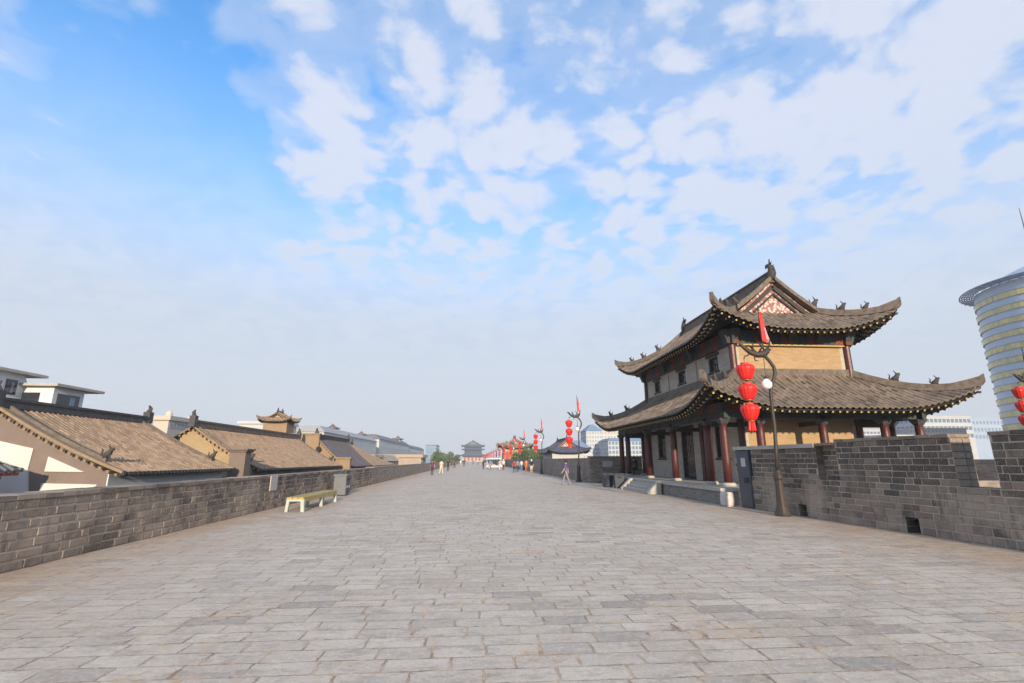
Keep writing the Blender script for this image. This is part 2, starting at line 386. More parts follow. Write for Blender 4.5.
sky = W.n('ShaderNodeTexSky', sky_type='NISHITA'); sky.sun_disc = False; sky.sun_elevation = SUN_EL; sky.sun_rotation = pi - SUN_AZ
sky.air_density = 1.; sky.dust_density = .6; sky.ozone_density = 3.
bg = W.n('ShaderNodeBackground'); bg.inputs[1].default_value = .15
tc = W.n('ShaderNodeTexCoord').outputs['Generated']
nrm = W.n('ShaderNodeVectorMath', operation='NORMALIZE'); W.l(tc, nrm.inputs[0]); D = nrm.outputs[0]
dx_, dy_, dz_ = W.xyz(D)
zz = W.m('ADD', W.m('MAXIMUM', dz_, 0.), .22)
P = W.comb(W.m('DIVIDE', dx_, zz), W.m('DIVIDE', dy_, zz), 0.)
def warp(P, sc, amt):
    wv = W.n('ShaderNodeTexNoise'); wv.inputs['Scale'].default_value = sc; wv.inputs['Detail'].default_value = 3; W.l(P, wv.inputs['Vector'])
    a = W.n('ShaderNodeVectorMath', operation='SUBTRACT'); W.l(wv.outputs['Color'], a.inputs[0]); a.inputs[1].default_value = (.5,.5,.5)
    b = W.n('ShaderNodeVectorMath', operation='SCALE'); W.l(a.outputs[0], b.inputs[0]); b.inputs['Scale'].default_value = amt
    c = W.n('ShaderNodeVectorMath', operation='ADD'); W.l(P, c.inputs[0]); W.l(b.outputs[0], c.inputs[1]); return c.outputs[0]
P2 = warp(P, 1.6, .35)
def puff(P, sc, sm=.35):
    v = W.n('ShaderNodeTexVoronoi', feature='SMOOTH_F1', voronoi_dimensions='2D'); v.inputs['Scale'].default_value = sc; v.inputs['Smoothness'].default_value = sm; v.inputs['Detail'].default_value = 1.; v.inputs['Roughness'].default_value = .45
    W.l(P, v.inputs['Vector']); return W.m('SUBTRACT', 1., v.outputs['Distance'])
P3 = warp(warp(P, 2.5, .25), 12., .07)
n1 = W.noise(P2, 11., 7, .55); n2 = W.noise(P2, 2.6, 3, .5); n3 = W.noise(P2, 30., 4, .6)
pf = puff(P3, 8.)
cov = W.m('ADD', W.m('MULTIPLY', n1, .42), W.m('ADD', W.m('MULTIPLY', n2, .42), W.m('MULTIPLY', n3, .14)))
cov = W.m('ADD', cov, W.m('MULTIPLY', pf, .34))
cov = W.m('ADD', cov, -.050)
for px, py, rad, amp in SPOTS:
    d0 = ray(px,py).normalized()
    dp = W.n('ShaderNodeVectorMath', operation='DOT_PRODUCT'); W.l(D, dp.inputs[0]); dp.inputs[1].default_value = d0
    cov = W.m('ADD', cov, W.sstep(dp.outputs['Value'], cos(radians(rad)), cos(radians(rad*.15)), 0., amp))
cl = W.sstep(cov, .38, .72)
veil = W.m('MULTIPLY', W.sstep(cov, .28, .52), .50)
cl = W.m('MAXIMUM', cl, veil)
hz = W.sstep(dz_, .66, .24)
cl = W.m('MAXIMUM', W.m('MULTIPLY', cl, .92), W.m('MULTIPLY', hz, .985))
sh = W.sstep(W.noise(P2, 9., 7, .55), .33, .66)
ccol = W.mix(sh, (.54,.69,.94), (.70,.79,.97))
ccol = W.mix(W.sstep(cov, .50, .70), ccol, (.79,.84,.98))
ccol = W.mix(W.m('MULTIPLY', W.sstep(dz_, .60, .16), .8), ccol, (.64,.74,.88))
ccol = W.mix(W.sstep(dz_, .32, .0), ccol, (.71,.765,.835))
W.l(W.mix(1., sky.outputs[0], SKYMUL, 'MULTIPLY'), bg.inputs[0])
bg2 = W.n('ShaderNodeBackground'); W.l(ccol, bg2.inputs[0]); bg2.inputs[1].default_value = CLOUD
mx = W.n('ShaderNodeMixShader'); W.l(cl, mx.inputs[0]); nt.links.new(bg.outputs[0], mx.inputs[1]); nt.links.new(bg2.outputs[0], mx.inputs[2])
wo = W.n('ShaderNodeOutputWorld'); nt.links.new(mx.outputs[0], wo.inputs[0])
w.cycles.sampling_method = 'MANUAL'; w.cycles.sample_map_resolution = 256
sc.view_settings.view_transform = 'Standard'; sc.view_settings.look = 'None'; sc.view_settings.gamma = 1.; sc.view_settings.exposure = .55
sc.view_settings.use_curve_mapping = False
sc.cycles.use_denoising = True; sc.cycles.max_bounces = 6; sc.cycles.diffuse_bounces = 3; sc.cycles.volume_bounces = 0
sc.cycles.use_fast_gi = False
try: sc.cycles.caustics_reflective = False; sc.cycles.caustics_refractive = False
except Exception: pass

# ------------------------------------------------------------------ setting
GZ = -12.
mb = MB(); mb.box(-1150,1150,-300,1350,GZ-.4,GZ); tag(mb.build('ground','soil'), kind='structure')
mb = MB(); mb.box(-7.8,10.75,-60,17.9,GZ+.01,-.02, 1); mb.box(-7.8,40,17.9,37.2,GZ+.01,-.02, 1); mb.box(-7.8,9.3,37.2,540,GZ+.01,-.02, 1)
mb.box(9.3,22,140,168,GZ+.01,-.02,1)
tag(mb.build('rampart',['paving','wall_core']), kind='structure')
mb = MB()
def sheet(x0,x1,y0,y1,z=0.):
    n = mb.pts([(x0,y0,z),(x1,y0,z),(x1,y1,z),(x0,y1,z)]); mb.face([n,n+1,n+2,n+3])
sheet(-7.8,10.75,-60,17.9); sheet(-7.8,40,17.9,37.2); sheet(-7.8,9.3,37.2,540); sheet(9.3,22,140,168)
tag(mb.build('road','paving',fix=False), kind='structure')

def brick_face(mb, y0, y1, z0, z1, xf, s, rowh=.145, bl=.39, top=None, seed=1, ztop=2.1, depth=.14, th=.0105):
    """real bricks on the plane x=xf whose visible side looks towards s (+1/-1); y along"""
    r = random.Random(seed); nrow = max(1, round((z1-z0)/rowh)); rh = (z1-z0)/nrow
    for k in range(nrow):
        y = y0 - (bl/2 if k%2 else 0) - r.random()*.06
        while y < y1:
            L = bl*r.uniform(.8,1.12) if r.random() > .16 else bl*.5
            a = max(y, y0)+th; b = min(y+L, y1)-th; y += L
            if b-a < .05: continue
            za = z0+k*rh+th*.9+r.uniform(-.003,.003); zb = z0+(k+1)*rh-th*.9+r.uniform(-.004,.004)
            pr = r.uniform(0.,.012); hz_ = (z0+(k+.5)*rh)/ztop; tint = min(1,max(0, r.gauss(.62-.42*min(1,max(0,(hz_-.25)/.45)),.24)))
            e = .01 + r.random()*.006
            xo = xf + s*pr; xi = xf - s*.05; n = len(mb.v)
            j = lambda q=.004: r.uniform(-q,q)
            P = [(xi,a,za),(xi,b,za),(xi,b,zb),(xi,a,zb),(xo-s*e,a,za),(xo-s*e,b,za),(xo-s*e,b,zb),(xo-s*e,a,zb),
                 (xo+j(),a+e+j(),za+e+j()),(xo+j(),b-e+j(),za+e+j()),(xo+j(),b-e+j(),zb-e+j()),(xo+j(),a+e+j(),zb-e+j())]
            mb.pts(P)
            for q in ((8,9,10,11),(4,5,9,8),(5,6,10,9),(6,7,11,10),(7,4,8,11),(0,1,5,4),(1,2,6,5),(2,3,7,6),(3,0,4,7)):
                mb.face([n+i for i in q], 0, tint)
def cap_bricks(mb, y0, y1, x0, x1, z, seed, hgt=.07, step=.42):
    r = random.Random(seed); y = y0
    while y < y1-.05:
        L = min(step*r.uniform(.85,1.15), y1-y); zz = z+r.uniform(-.006,.008)
        mb.box(x0+r.uniform(-.012,.006), x1+r.uniform(-.006,.012), y+.005, y+L-.005, zz-hgt, zz, 0, min(1,max(0,r.gauss(.6,.25)))); y += L

# left parapet: near part in real bricks, further part in the brick material
lp = empty('parapet', (-7.2,8,0), 'low dark grey brick parapet running the whole left side of the paved wall top', 'parapet wall')
mb = MB(); mb.box(-7.6,-7.018,-14,36,-.01,1.05); c1 = mb.build('wall_core','wall_core'); c1.parent = lp; c1.matrix_parent_inverse = Matrix.Translation((7.2,-8,0)); c1.name = 'masonry'
mb = MB(); mb.box(-7.0185,-7.008,-14,36,-.01,1.05); o = mb.build('mortar','mortar'); o.parent = lp; o.matrix_parent_inverse = Matrix.Translation((7.2,-8,0))
mb = MB(); brick_face(mb, -3, 36, 0, 1.05, -7.0, 1, seed=3, ztop=1.15); cap_bricks(mb, -3, 36, -7.62, -6.985, 1.12, 5)
o = mb.build('brick_facing','brick_unit'); o.parent = lp; o.matrix_parent_inverse = Matrix.Translation((7.2,-8,0))
def keep(o, p):
    o.parent = p; bpy.context.view_layer.update(); o.matrix_parent_inverse = p.matrix_world.inverted(); return o
mb = MB(); mb.box(-7.62,-7.003,36,440,-.01,1.11); mb.box(-7.64,-6.985,36,440,1.11,1.17); keep(mb.build('far_masonry','far_brick'), lp)

# right parapet near the camera, slightly skewed, with arrow gap, blind niche and two drain holes
ang = atan2(-(10.3-9.62), (17.8-8.)) * -1   # rotation so the wall drifts left as it recedes
rp = empty('battlement_wall', (10.3,8.,0), 'tall dark brick battlement wall with drain holes and a notch, beside the street lamp', 'battlement')
rp.rotation_euler = (0,0,ang)
EY = 9.75    # local length of the wall beyond its origin
T = .5; H = 2.13
gap = (1.08,1.86); niche = (5.0,5.75); holes = [(2.92,3.26),(6.42,6.76)]; ZG = 1.1
core = MB(); bk = MB(); mo = MB()
def seg(y0,y1,z0,z1,seed,front=0.):
    core.box(front+.018,T,y0,y1,z0,z1); mo.box(front+.008,front+.0185,y0,y1,z0,z1)
    brick_face(bk, y0, y1, z0, z1, front, -1, seed=seed)
# lower course split round the drain holes
ys = [-14.] + [q for hh in holes for q in hh] + [EY]
for i in range(0,len(ys),2): seg(ys[i],ys[i+1],0,.36,20+i)
for a,b in holes: core.box(.38,T,a,b,0,.36); core.box(.02,.38,a,b,.355,.36)
seg(-14.,EY,.36,ZG,31)
seg(-14.,-2.5,ZG,H,32); seg(-1.7,gap[0],ZG,H,33); seg(gap[1],niche[0],ZG,H,34); seg(niche[0],niche[1],ZG,H-.08,35,.22)
seg(niche[1],EY-.95,ZG,H-.13,36); 
# the near side of the cabinet bay
seg(EY-.2,EY,ZG,H-.13,37); seg(EY-.95,EY-.2,ZG,H-.13,38,.1)
r_ = random.Random(4)
# brick ends on the faces that look back at the camera
for (yy,z0,z1) in ((gap[1],ZG,H),(niche[1],ZG,H-.08)):
    k = 0; z = z0
    while z < z1-.05:
        mat_t = min(1,max(0,r_.gauss(.7,.2)))
        bk.box(.0,.24 if yy==niche[1] else .3, yy-.012, yy-.001, z+.008, z+.137, 0, mat_t)
        if yy != niche[1]: bk.box(.315, T, yy-.012, yy-.001, z+.008, z+.137, 0, min(1,max(0,r_.gauss(.7,.2))))
        z += .145
for a,b,zc in ((-14,-2.5,H),(-1.7,gap[0],H),(gap[1],niche[0],H),(niche[0],niche[1],H-.08)): cap_bricks(bk,a,b,-.02,T+.03,zc+.07,int(a*10)+200,.07)
keep(core.build('masonry','wall_core',loc=rp.location,rot=ang),rp); keep(mo.build('mortar','mortar',loc=rp.location,rot=ang),rp); keep(bk.build('brick_facing','brick_unit',loc=rp.location,rot=ang),rp)
mb = MB(); y = niche[1]
while y < EY-.02:
    L = min(.95, EY+.04-y); mb.box(-.05,T+.05,y+.004,y+L-.004,H-.128,H-.01,0); y += L
keep(mb.build('coping','stone_light',loc=rp.location,rot=ang),rp)
# dark cabinet set into the end bay
cb = empty('metal_cabinet', (0,0,0), 'tall slate blue metal cabinet with white notice at the end of the battlement wall', 'cabinet')
cb.location = rp.location; cb.rotation_euler = (0,0,ang)
mb = MB(); y0 = EY-.86; y1 = EY-.13; mb.box(-.03,.09,y0,y1,.03,H-.16); mb.box(-.042,-.03,y0+.03,y1-.03,.08,H-.21)
mb.build('cabinet_door','cabinet_blue',cb)
mb = MB(); mb.box(-.05,-.043,y0+.2,y0+.46,1.42,1.72); mb.build('notice','poster',cb)
mb = MB(); mb.box(-.06,-.043,y0+.12,y0+.38,.86,1.05); mb.build('handle_recess','dark_metal',cb)
# stone drum
mb = MB(); mb.lathe((9.33,18.05,0),[(.2,0),(.235,.06),(.245,.25),(.235,.43),(.2,.5)],20)
tag(mb.build('stone_drum','stone_drum',smooth=False),'squat pale round stone drum at the foot of the tower platform','stone drum')

# far right wall
mb = MB(); r_ = random.Random(8); y = 37.2
mb.box(8.6,9.15,37.2,139,-.01,1.72); mb.box(8.6,9.15,169,480,-.01,1.72); mb.box(8.58,9.17,37.2,139,1.72,1.80); mb.box(8.58,9.17,169,480,1.72,1.8)
mb.box(8.6,12.6,36.65,37.19,-.01,1.86); mb.box(8.57,12.63,36.62,37.195,1.86,1.93)
tag(mb.build('far_battlement_wall','far_brick'),'long weathered grey brick wall beyond the gate tower, on the right of the paved way','battlement')
mb = MB(); mb.box(21.5,22,140,168,-.01,1.5); mb.box(9.2,22,139.2,139.8,-.01,1.5)
tag(mb.build('bastion_wall','far_brick'),'brick wall around the distant yellow pavilion terrace','battlement')
mb = MB(); mb.box(39.5,40,18,37.1,-.01,1.7); mb.box(12.3,40,36.7,37.19,-.01,1.0); mb.box(12.5,40,17.3,17.85,-.01,.9)
tag(mb.build('terrace_parapet','far_brick'),'low brick parapet around the terrace behind the gate tower','parapet wall')
mb = MB(); pa = atY(602.5,461,36.62); pb = atY(612.5,467,36.62); mb.box(pa[0],pb[0],36.6,36.645,pb[2],pa[2]); tag(mb.build('wall_plaque','poster'),'white plaque fixed high on the brick wall above the dark bins','sign')
mb = MB(); p = atX(274.5,480,-6.96); mb.box(-6.985,-6.955,p[1]-.3,p[1]+.28,.62,1.12); tag(mb.build('wall_notice','poster'),'pale paper notice on the left brick parapet behind the bench','sign')

# ------------------------------------------------------------------ Chinese roof generator
class Roof:
    """hip/skirt surface round a building centred at (cx,cy); A,B eave half sizes in x,y"""
    def __init__(s, cx, cy, A, B, D, zf, lift, L, flare, pitch=.26, amp=.055, nv=8):
        s.cx, s.cy, s.A, s.B, s.D, s.zf, s.lift, s.L, s.flare, s.pitch, s.amp, s.nv = cx,cy,A,B,D,zf,lift,L,flare,pitch,amp,nv
    def P(s, side, t, d, dz=0.):
        Hh = s.B if side in 'EW' else s.A; half = s.A if side in 'EW' else s.B
        a = max(0., Hh-abs(t)); w = max(0., 1-a/s.L)**2 * max(0., 1-d/max(s.D*.95,2.))
        o = s.flare*w; z = s.zf(d) + s.lift*w + dz; sg = 1 if t > 0 else -1
        out = half-d+o; al = t+sg*o
        if side == 'W': return (s.cx-out, s.cy+al, z)
        if side == 'E': return (s.cx+out, s.cy-al, z)
        if side == 'S': return (s.cx+al, s.cy-out, z)
        return (s.cx-al, s.cy+out, z)
    def strip(s, mb, side, t0, t1, dfun, m=0, corr=True, dz=0., nv=None, dmin=None):
        if t1-t0 < 1e-4: return
        nv = nv or s.nv
        if corr:
            ts = [t0]; k = floor(t0/s.pitch)-1
            while (k-1)*s.pitch < t1:
                for fr in (-.5,-.3,-.17,0,.17,.3):
                    q = (k+fr)*s.pitch
                    if t0 < q < t1: ts.append(q)
                k += 1
            ts.append(t1)
        else:
            n = max(2, int((t1-t0)/.5)); ts = [t0+(t1-t0)*i/n for i in range(n+1)]
        cols = []
        for t_ in ts:
            fr = t_/s.pitch; fr -= floor(fr+.5); hgt = s.amp*sqrt(max(0,1-(fr/.3)**2)) if (corr and abs(fr) < .3) else 0
            dm = dfun(t_); d0 = dmin(t_) if dmin else 0.
            cols.append([(s.P(side,t_,d0+(dm-d0)*v/nv,dz+hgt),(t_,d0+(dm-d0)*v/nv)) for v in range(nv+1)])
        for ca,cb_ in zip(cols, cols[1:]):
            n = mb.pts([q[0] for q in ca]); n2 = mb.pts([q[0] for q in cb_])
            for v in range(nv):
                mb.face((n+v,n2+v,n2+v+1,n+v+1), m, .5, (ca[v][1],cb_[v][1],cb_[v+1][1],ca[v+1][1]))
        if corr:   # closing face at the eave
            n = mb.pts([q for c_ in cols for q in (c_[0][0], (c_[0][0][0],c_[0][0][1],c_[0][0][2]-.07-(0)))])
            for i in range(len(cols)-1): mb.face((n+2*i,n+2*i+1,n+2*i+3,n+2*i+2), m, .5, ((0,0),)*4)
    def sides(s, mb, Dg=None, D_long=None, vo=.3, soffit=False):
        """Dg None: plain skirt all round to depth D. Otherwise hip-and-gable with long sides E,W."""
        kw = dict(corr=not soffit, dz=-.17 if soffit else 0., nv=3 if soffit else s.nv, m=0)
        for side in 'SWNE':
            Hh = s.B if side in 'EW' else s.A
            if Dg is None or side in 'SN':
                Dm = s.D if Dg is None else Dg
                s.strip(mb, side, -Hh, Hh, lambda t_: min(Dm, Hh-abs(t_)), **kw)
            else:
                s.strip(mb, side, -Hh, -Hh+Dg, lambda t_: Hh-abs(t_), **kw)
                s.strip(mb, side, Hh-Dg, Hh, lambda t_: Hh-abs(t_), **kw)
                s.strip(mb, side, -Hh+Dg, Hh-Dg, lambda t_: D_long, **kw)
                if not soffit:
                    k2 = dict(kw); k2['dmin'] = lambda t_: Dg
                    s.strip(mb, side, -Hh+Dg-vo, -Hh+Dg, lambda t_: D_long, **k2); s.strip(mb, side, Hh-Dg, Hh-Dg+vo, lambda t_: D_long, **k2)
    def hip(s, sx, sy, d): # point on the hip line of corner (sx,sy)
        side = 'W' if sx < 0 else 'E'; t_ = (s.B-d)*(sy if side=='W' else -sy); return Vector(s.P(side, t_, d))
    def rafters(s, mb, pitch=.3, length=1.3, w=.075, end_m=1, dz=-.22, d0=.03, drop=0.):
        for side in 'SWNE':
            Hh = s.B if side in 'EW' else s.A; n = int(2*(Hh-.05)/pitch)
            for i in range(n+1):
                t_ = -Hh+.05+(2*(Hh-.05))*i/n; ln = min(length, max(.12, Hh-abs(t_)))
                a = s.P(side,t_,d0+ln,dz-drop); b = s.P(side,t_,d0,dz-drop)
                mb.beam(a, b, w, w, 0, .5, end_m)

def ridge_chain(mb, ps, w, h, tipup=0., m=0):
    mb.chain(ps, w, h, m)
def beast(mb, p, dr, s=1., m=0):
    """seated ridge beast: haunches, chest, raised head with horns and a tail"""
    p = Vector(p); d = Vector(dr); d.z = 0; d.normalize(); u = Vector((0,0,1))
    mb.tube([p+d*-.20*s, p+d*-.08*s+u*.14*s, p+d*.06*s+u*.26*s, p+d*.14*s+u*.42*s, p+d*.26*s+u*.46*s],[.07*s,.17*s,.15*s,.11*s,.07*s],6,m)
    mb.tube([p+d*.10*s+u*.46*s, p+d*.0*s+u*.60*s, p+d*-.04*s+u*.7*s],[.045*s,.03*s,.006],5,m)
    mb.tube([p+d*-.16*s+u*.05*s, p+d*-.3*s+u*.2*s, p+d*-.26*s+u*.4*s, p+d*-.34*s+u*.5*s],[.05*s,.06*s,.035*s,.008],5,m)
    mb.tube([p+d*.08*s+u*.22*s, p+d*.12*s],[.05*s,.05*s],5,m)
def chiwen(mb, p, dr, s=1., m=0):
    """owl-tail ridge end: open jaws biting the ridge, tail curling upward, back fins and a sword hilt"""
    p = Vector(p); d = Vector(dr); d.z = 0; d.normalize(); u = Vector((0,0,1)); r = Vector((d.y,-d.x,0))
    mb.tube([p+d*-.30*s+u*.1*s, p+d*-.05*s+u*.18*s, p+d*.14*s+u*.4*s, p+d*.12*s+u*.7*s, p+d*-.05*s+u*.92*s, p+d*-.26*s+u*.96*s, p+d*-.36*s+u*.84*s],
            [.2*s,.26*s,.22*s,.17*s,.12*s,.08*s,.03*s],8,m)
    for k,(a,b) in enumerate(((.3,.3),(.34,.5),(.3,.7),(.16,.92))):
        q = p+d*a*s+u*b*s; mb.tube([q-d*.14*s, q+d*.08*s+u*.1*s],[.09*s,.01],5,m)
    q = p+u*.9*s+d*.02*s; mb.tube([q, q+u*.34*s+d*.03*s],[.05*s,.04*s],6,m)
    q = p+d*-.3*s+u*.28*s; mb.tube([q, q-d*.28*s+u*.12*s],[.12*s,.03*s],6,m); mb.tube([q-u*.12*s, q-d*.24*s-u*.16*s],[.09*s,.03*s],6,m)

def gable_roof_parts(root, rf, Dg, Dl, zr, label='', tile='tile_tower', ridgem='ridge_stone', orn='ornament', scale=1., detail=True, gable='gable_paint', raft=True, vo=.3, name='upper_roof'):
    mb = MB(); rf.sides(mb, Dg, Dl, vo); roof = mb.build(name, [tile], root, fix=False)
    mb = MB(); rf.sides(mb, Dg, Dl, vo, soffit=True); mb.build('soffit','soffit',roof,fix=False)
    cx, cy = rf.cx, rf.cy; yg = rf.B-Dg
    mb = MB(); rw = .26*scale; rh = .3*scale
    zt = rf.zf(Dl)-.05
    mb.box(cx-rw*.6,cx+rw*.6,cy-yg-vo*.6,cy+yg+vo*.6,zt-.1,zt+.14*scale); mb.box(cx-rw*.4,cx+rw*.4,cy-yg-vo*.6,cy+yg+vo*.6,zt+.14*scale,zt+.40*scale)
    mb.box(cx-rw*.65,cx+rw*.65,cy-yg-vo*.6,cy+yg+vo*.6,zt+.40*scale,zt+.47*scale)
    mb.build('main_ridge',ridgem,roof)
    for sy in (-1,1):
        mb = MB(); chiwen(mb,(cx,cy+sy*(yg+vo*.3),zt+.0*scale),(0,sy,0),.92*scale); mb.build('ridge_end_ornament',orn,roof,smooth=True)
        # gable infill behind the verge
        mb = MB(); N = 8; half = rf.A-Dg; pl = [(cx-half+half*2*i/(2*N), rf.zf(Dg+(rf.A-Dg)*(i/N) if i<=N else Dg+(rf.A-Dg)*((2*N-i)/N))-.06) for i in range(2*N+1)]
        poly = pl + [(cx+half, rf.zf(Dg)-.3),(cx-half, rf.zf(Dg)-.3)]
        mb.prism(poly,'y',cy+sy*(yg-.02)-.03,cy+sy*(yg-.02)+.03); g = mb.build('gable_panel',gable,roof)
        # barge boards
        mb = MB(); yb = cy+sy*(yg+.09)
        for sx in (-1,1):
            ps = [(cx+sx*half*(1-i/N), yb, rf.zf(Dg+(rf.A-Dg)*i/N)-.34*scale) for i in range(N+1)]
            for a,b in zip(ps,ps[1:]): mb.beam(a,b,.07,.2*scale)
            ps = [(cx+sx*half*.55*(1-i/3), yb-.0*sy, rf.zf(Dg)+ (rf.zf(Dl)-rf.zf(Dg))*.55*i/3+.02) for i in range(4)]
            if detail:
                for a,b in zip(ps,ps[1:]): mb.beam(a,b,.05,.1*scale)
        mb.build('barge_board','dark_timber',roof)
        # verge ridges down the gable edge
        for sx in (-1,1):
            mb = MB(); ps = [rf.P('W' if sx<0 else 'E', (1 if (sy>0)==(sx<0) else -1)*(yg+vo*.55), Dg+(Dl-.1-Dg)*i/8) for i in range(9)]
            mb.chain([Vector(p)+Vector((0,0,.02)) for p in ps], .2*scale, .26*scale); mb.build('verge_ridge',ridgem,roof)
            if detail:
                mb = MB(); q = Vector(ps[0])+Vector((0,0,.26*scale)); beast(mb,q,(sx,0,0),.8*scale); mb.build('ridge_beast',orn,roof,smooth=True)
    for sx in (-1,1):
        for sy in (-1,1):
            mb = MB(); n = 10; ps = [rf.hip(sx,sy,Dg*(1-i/n)) + Vector((0,0,.02)) for i in range(n+1)]
            e = ps[-1]; dv = Vector((sx,sy,0)).normalized(); ps += [e+dv*.08*scale+Vector((0,0,.05*scale)), e+dv*.16*scale+Vector((0,0,.16*scale))]
            hs = [.3*scale]*(n-1)+[.36*scale,.4*scale,.42*scale,.34*scale]; mb.chain(ps, .2*scale, hs); mb.build('hip_ridge',ridgem,roof)
            if detail:
                for fr,ss in ((.62,.72),(.34,.6)):
                    mb = MB(); q = rf.hip(sx,sy,Dg*fr)+Vector((0,0,.3*scale)); beast(mb,q,(sx,sy,0),ss*scale); mb.build('ridge_beast',orn,roof,smooth=True)
    if raft:
        mb = MB(); rf.rafters(mb); rf.rafters(mb, dz=-.24, d0=.32, drop=.09, length=1.3); mb.build('rafters',['dark_timber','yellow_end'],roof)
    return roof
def skirt_roof_parts(root, rf, tile='tile_tower', ridgem='ridge_stone', orn='ornament', scale=1., detail=True, raft=True, name='lower_roof', wallhalf=None):
    mb = MB(); rf.sides(mb); roof = mb.build(name,[tile],root,fix=False)
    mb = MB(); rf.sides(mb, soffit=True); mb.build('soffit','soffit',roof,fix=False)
    for sx in (-1,1):
        for sy in (-1,1):
            mb = MB(); n = 10; ps = [rf.hip(sx,sy,rf.D*(1-i/n)) + Vector((0,0,.02)) for i in range(n+1)]
            e = ps[-1]; dv = Vector((sx,sy,0)).normalized(); ps += [e+dv*.08*scale+Vector((0,0,.05*scale)), e+dv*.16*scale+Vector((0,0,.16*scale))]
            hs = [.3*scale]*(n-1)+[.36*scale,.4*scale,.42*scale,.34*scale]; mb.chain(ps, .2*scale, hs); mb.build('hip_ridge',ridgem,roof)
            if detail:
                for fr,ss in ((.6,.72),(.3,.6)):
                    mb = MB(); q = rf.hip(sx,sy,rf.D*fr)+Vector((0,0,.3*scale)); beast(mb,q,(sx,sy,0),ss*scale); mb.build('ridge_beast',orn,roof,smooth=True)
    # ridge where roof meets the wall
    mb = MB(); a = rf.A-rf.D; b = rf.B-rf.D; z = rf.zf(rf.D)
    for (x0,x1,y0,y1) in ((-a-.12,a+.12,-b-.12,-b+.02),(-a-.12,a+.12,b-.02,b+.12),(-a-.12,-a+.02,-b+.021,b-.021),(a-.02,a+.12,-b+.021,b-.021)):
        mb.box(rf.cx+x0,rf.cx+x1,rf.cy+y0,rf.cy+y1,z-.1,z+.24*scale)
    mb.build('wall_ridge',ridgem,roof)
    if raft:
        mb = MB(); rf.rafters(mb); rf.rafters(mb, dz=-.24, d0=.32, drop=.09, length=1.9); mb.build('rafters',['dark_timber','yellow_end'],roof)
    return roof

# ------------------------------------------------------------------ the gate tower
CX, CY = 14.8, 27.1
tw = empty('gate_tower', (0,0,0), 'two storey gate tower with curved grey tiled roofs, red columns and yellow end walls', 'tower')
mb = MB(); mb.box(9.36,20.3,18.46,35.7,0.005,.5,0); pf = mb.build('platform','platform_brick',tw)
mb = MB()
y = 18.38
while y < 35.75: L = min(1.25,35.8-y); mb.box(9.27,9.9,y+.004,y+L-.004,.5,.62); y += 1.25
x = 9.91
while x < 20.3: L = min(1.25,20.38-x); mb.box(x+.004,x+L-.004,18.38,19.0,.5,.62); mb.box(x+.004,x+L-.004,35.15,35.8,.5,.62); x += 1.25
mb.box(9.91,20.38,19.005,35.145,.5,.612); mb.build('platform_paving','stone_light',pf)
# steps
mb = MB()
for k in range(3): mb.box(8.68+k*.22, 8.68+(k+1)*.22-.001 if k<2 else 9.355, 24.65,28.7,0.004,.16*(k+1)-.0,0)
st = mb.build('steps','stone_light',tw)
for y0 in (24.32,28.71):
    mb = MB(); mb.prism([(8.56,.004),(9.26,.004),(9.26,.61),(9.12,.61),(8.56,.08)],'y',y0,y0+.32); mb.build('step_cheek','stone_light',st)
# columns
ycol = [19.85,21.3,25.15,29.05,32.9,34.35]; xcol = [10.4,12.0,14.8,17.6,19.2]
cpos = [(10.4,y) for y in ycol]+[(19.2,y) for y in ycol]+[(x,19.85) for x in xcol[1:-1]]+[(x,34.35) for x in xcol[1:-1]]
colm = MB(); colm.lathe((0,0,0),[(.17,0),(.172,1.),(.165,2.),(.155,2.85)],16)
basem = MB(); basem.lathe((0,0,0),[(.27,0),(.29,.05),(.25,.12),(.2,.14)],16)
c0 = colm.build('column','red_lacquer',tw,smooth=False); b0 = basem.build('column_base','stone_light',c0)
for p in c0.data.polygons: p.use_smooth = len(p.vertices)==4
first = True
for (x,y) in cpos:
    c = c0 if first else c0.copy()
    if not first:
        col.objects.link(c); b = b0.copy(); col.objects.link(b); b.parent = c
    c.location = (x,y,.615); first = False
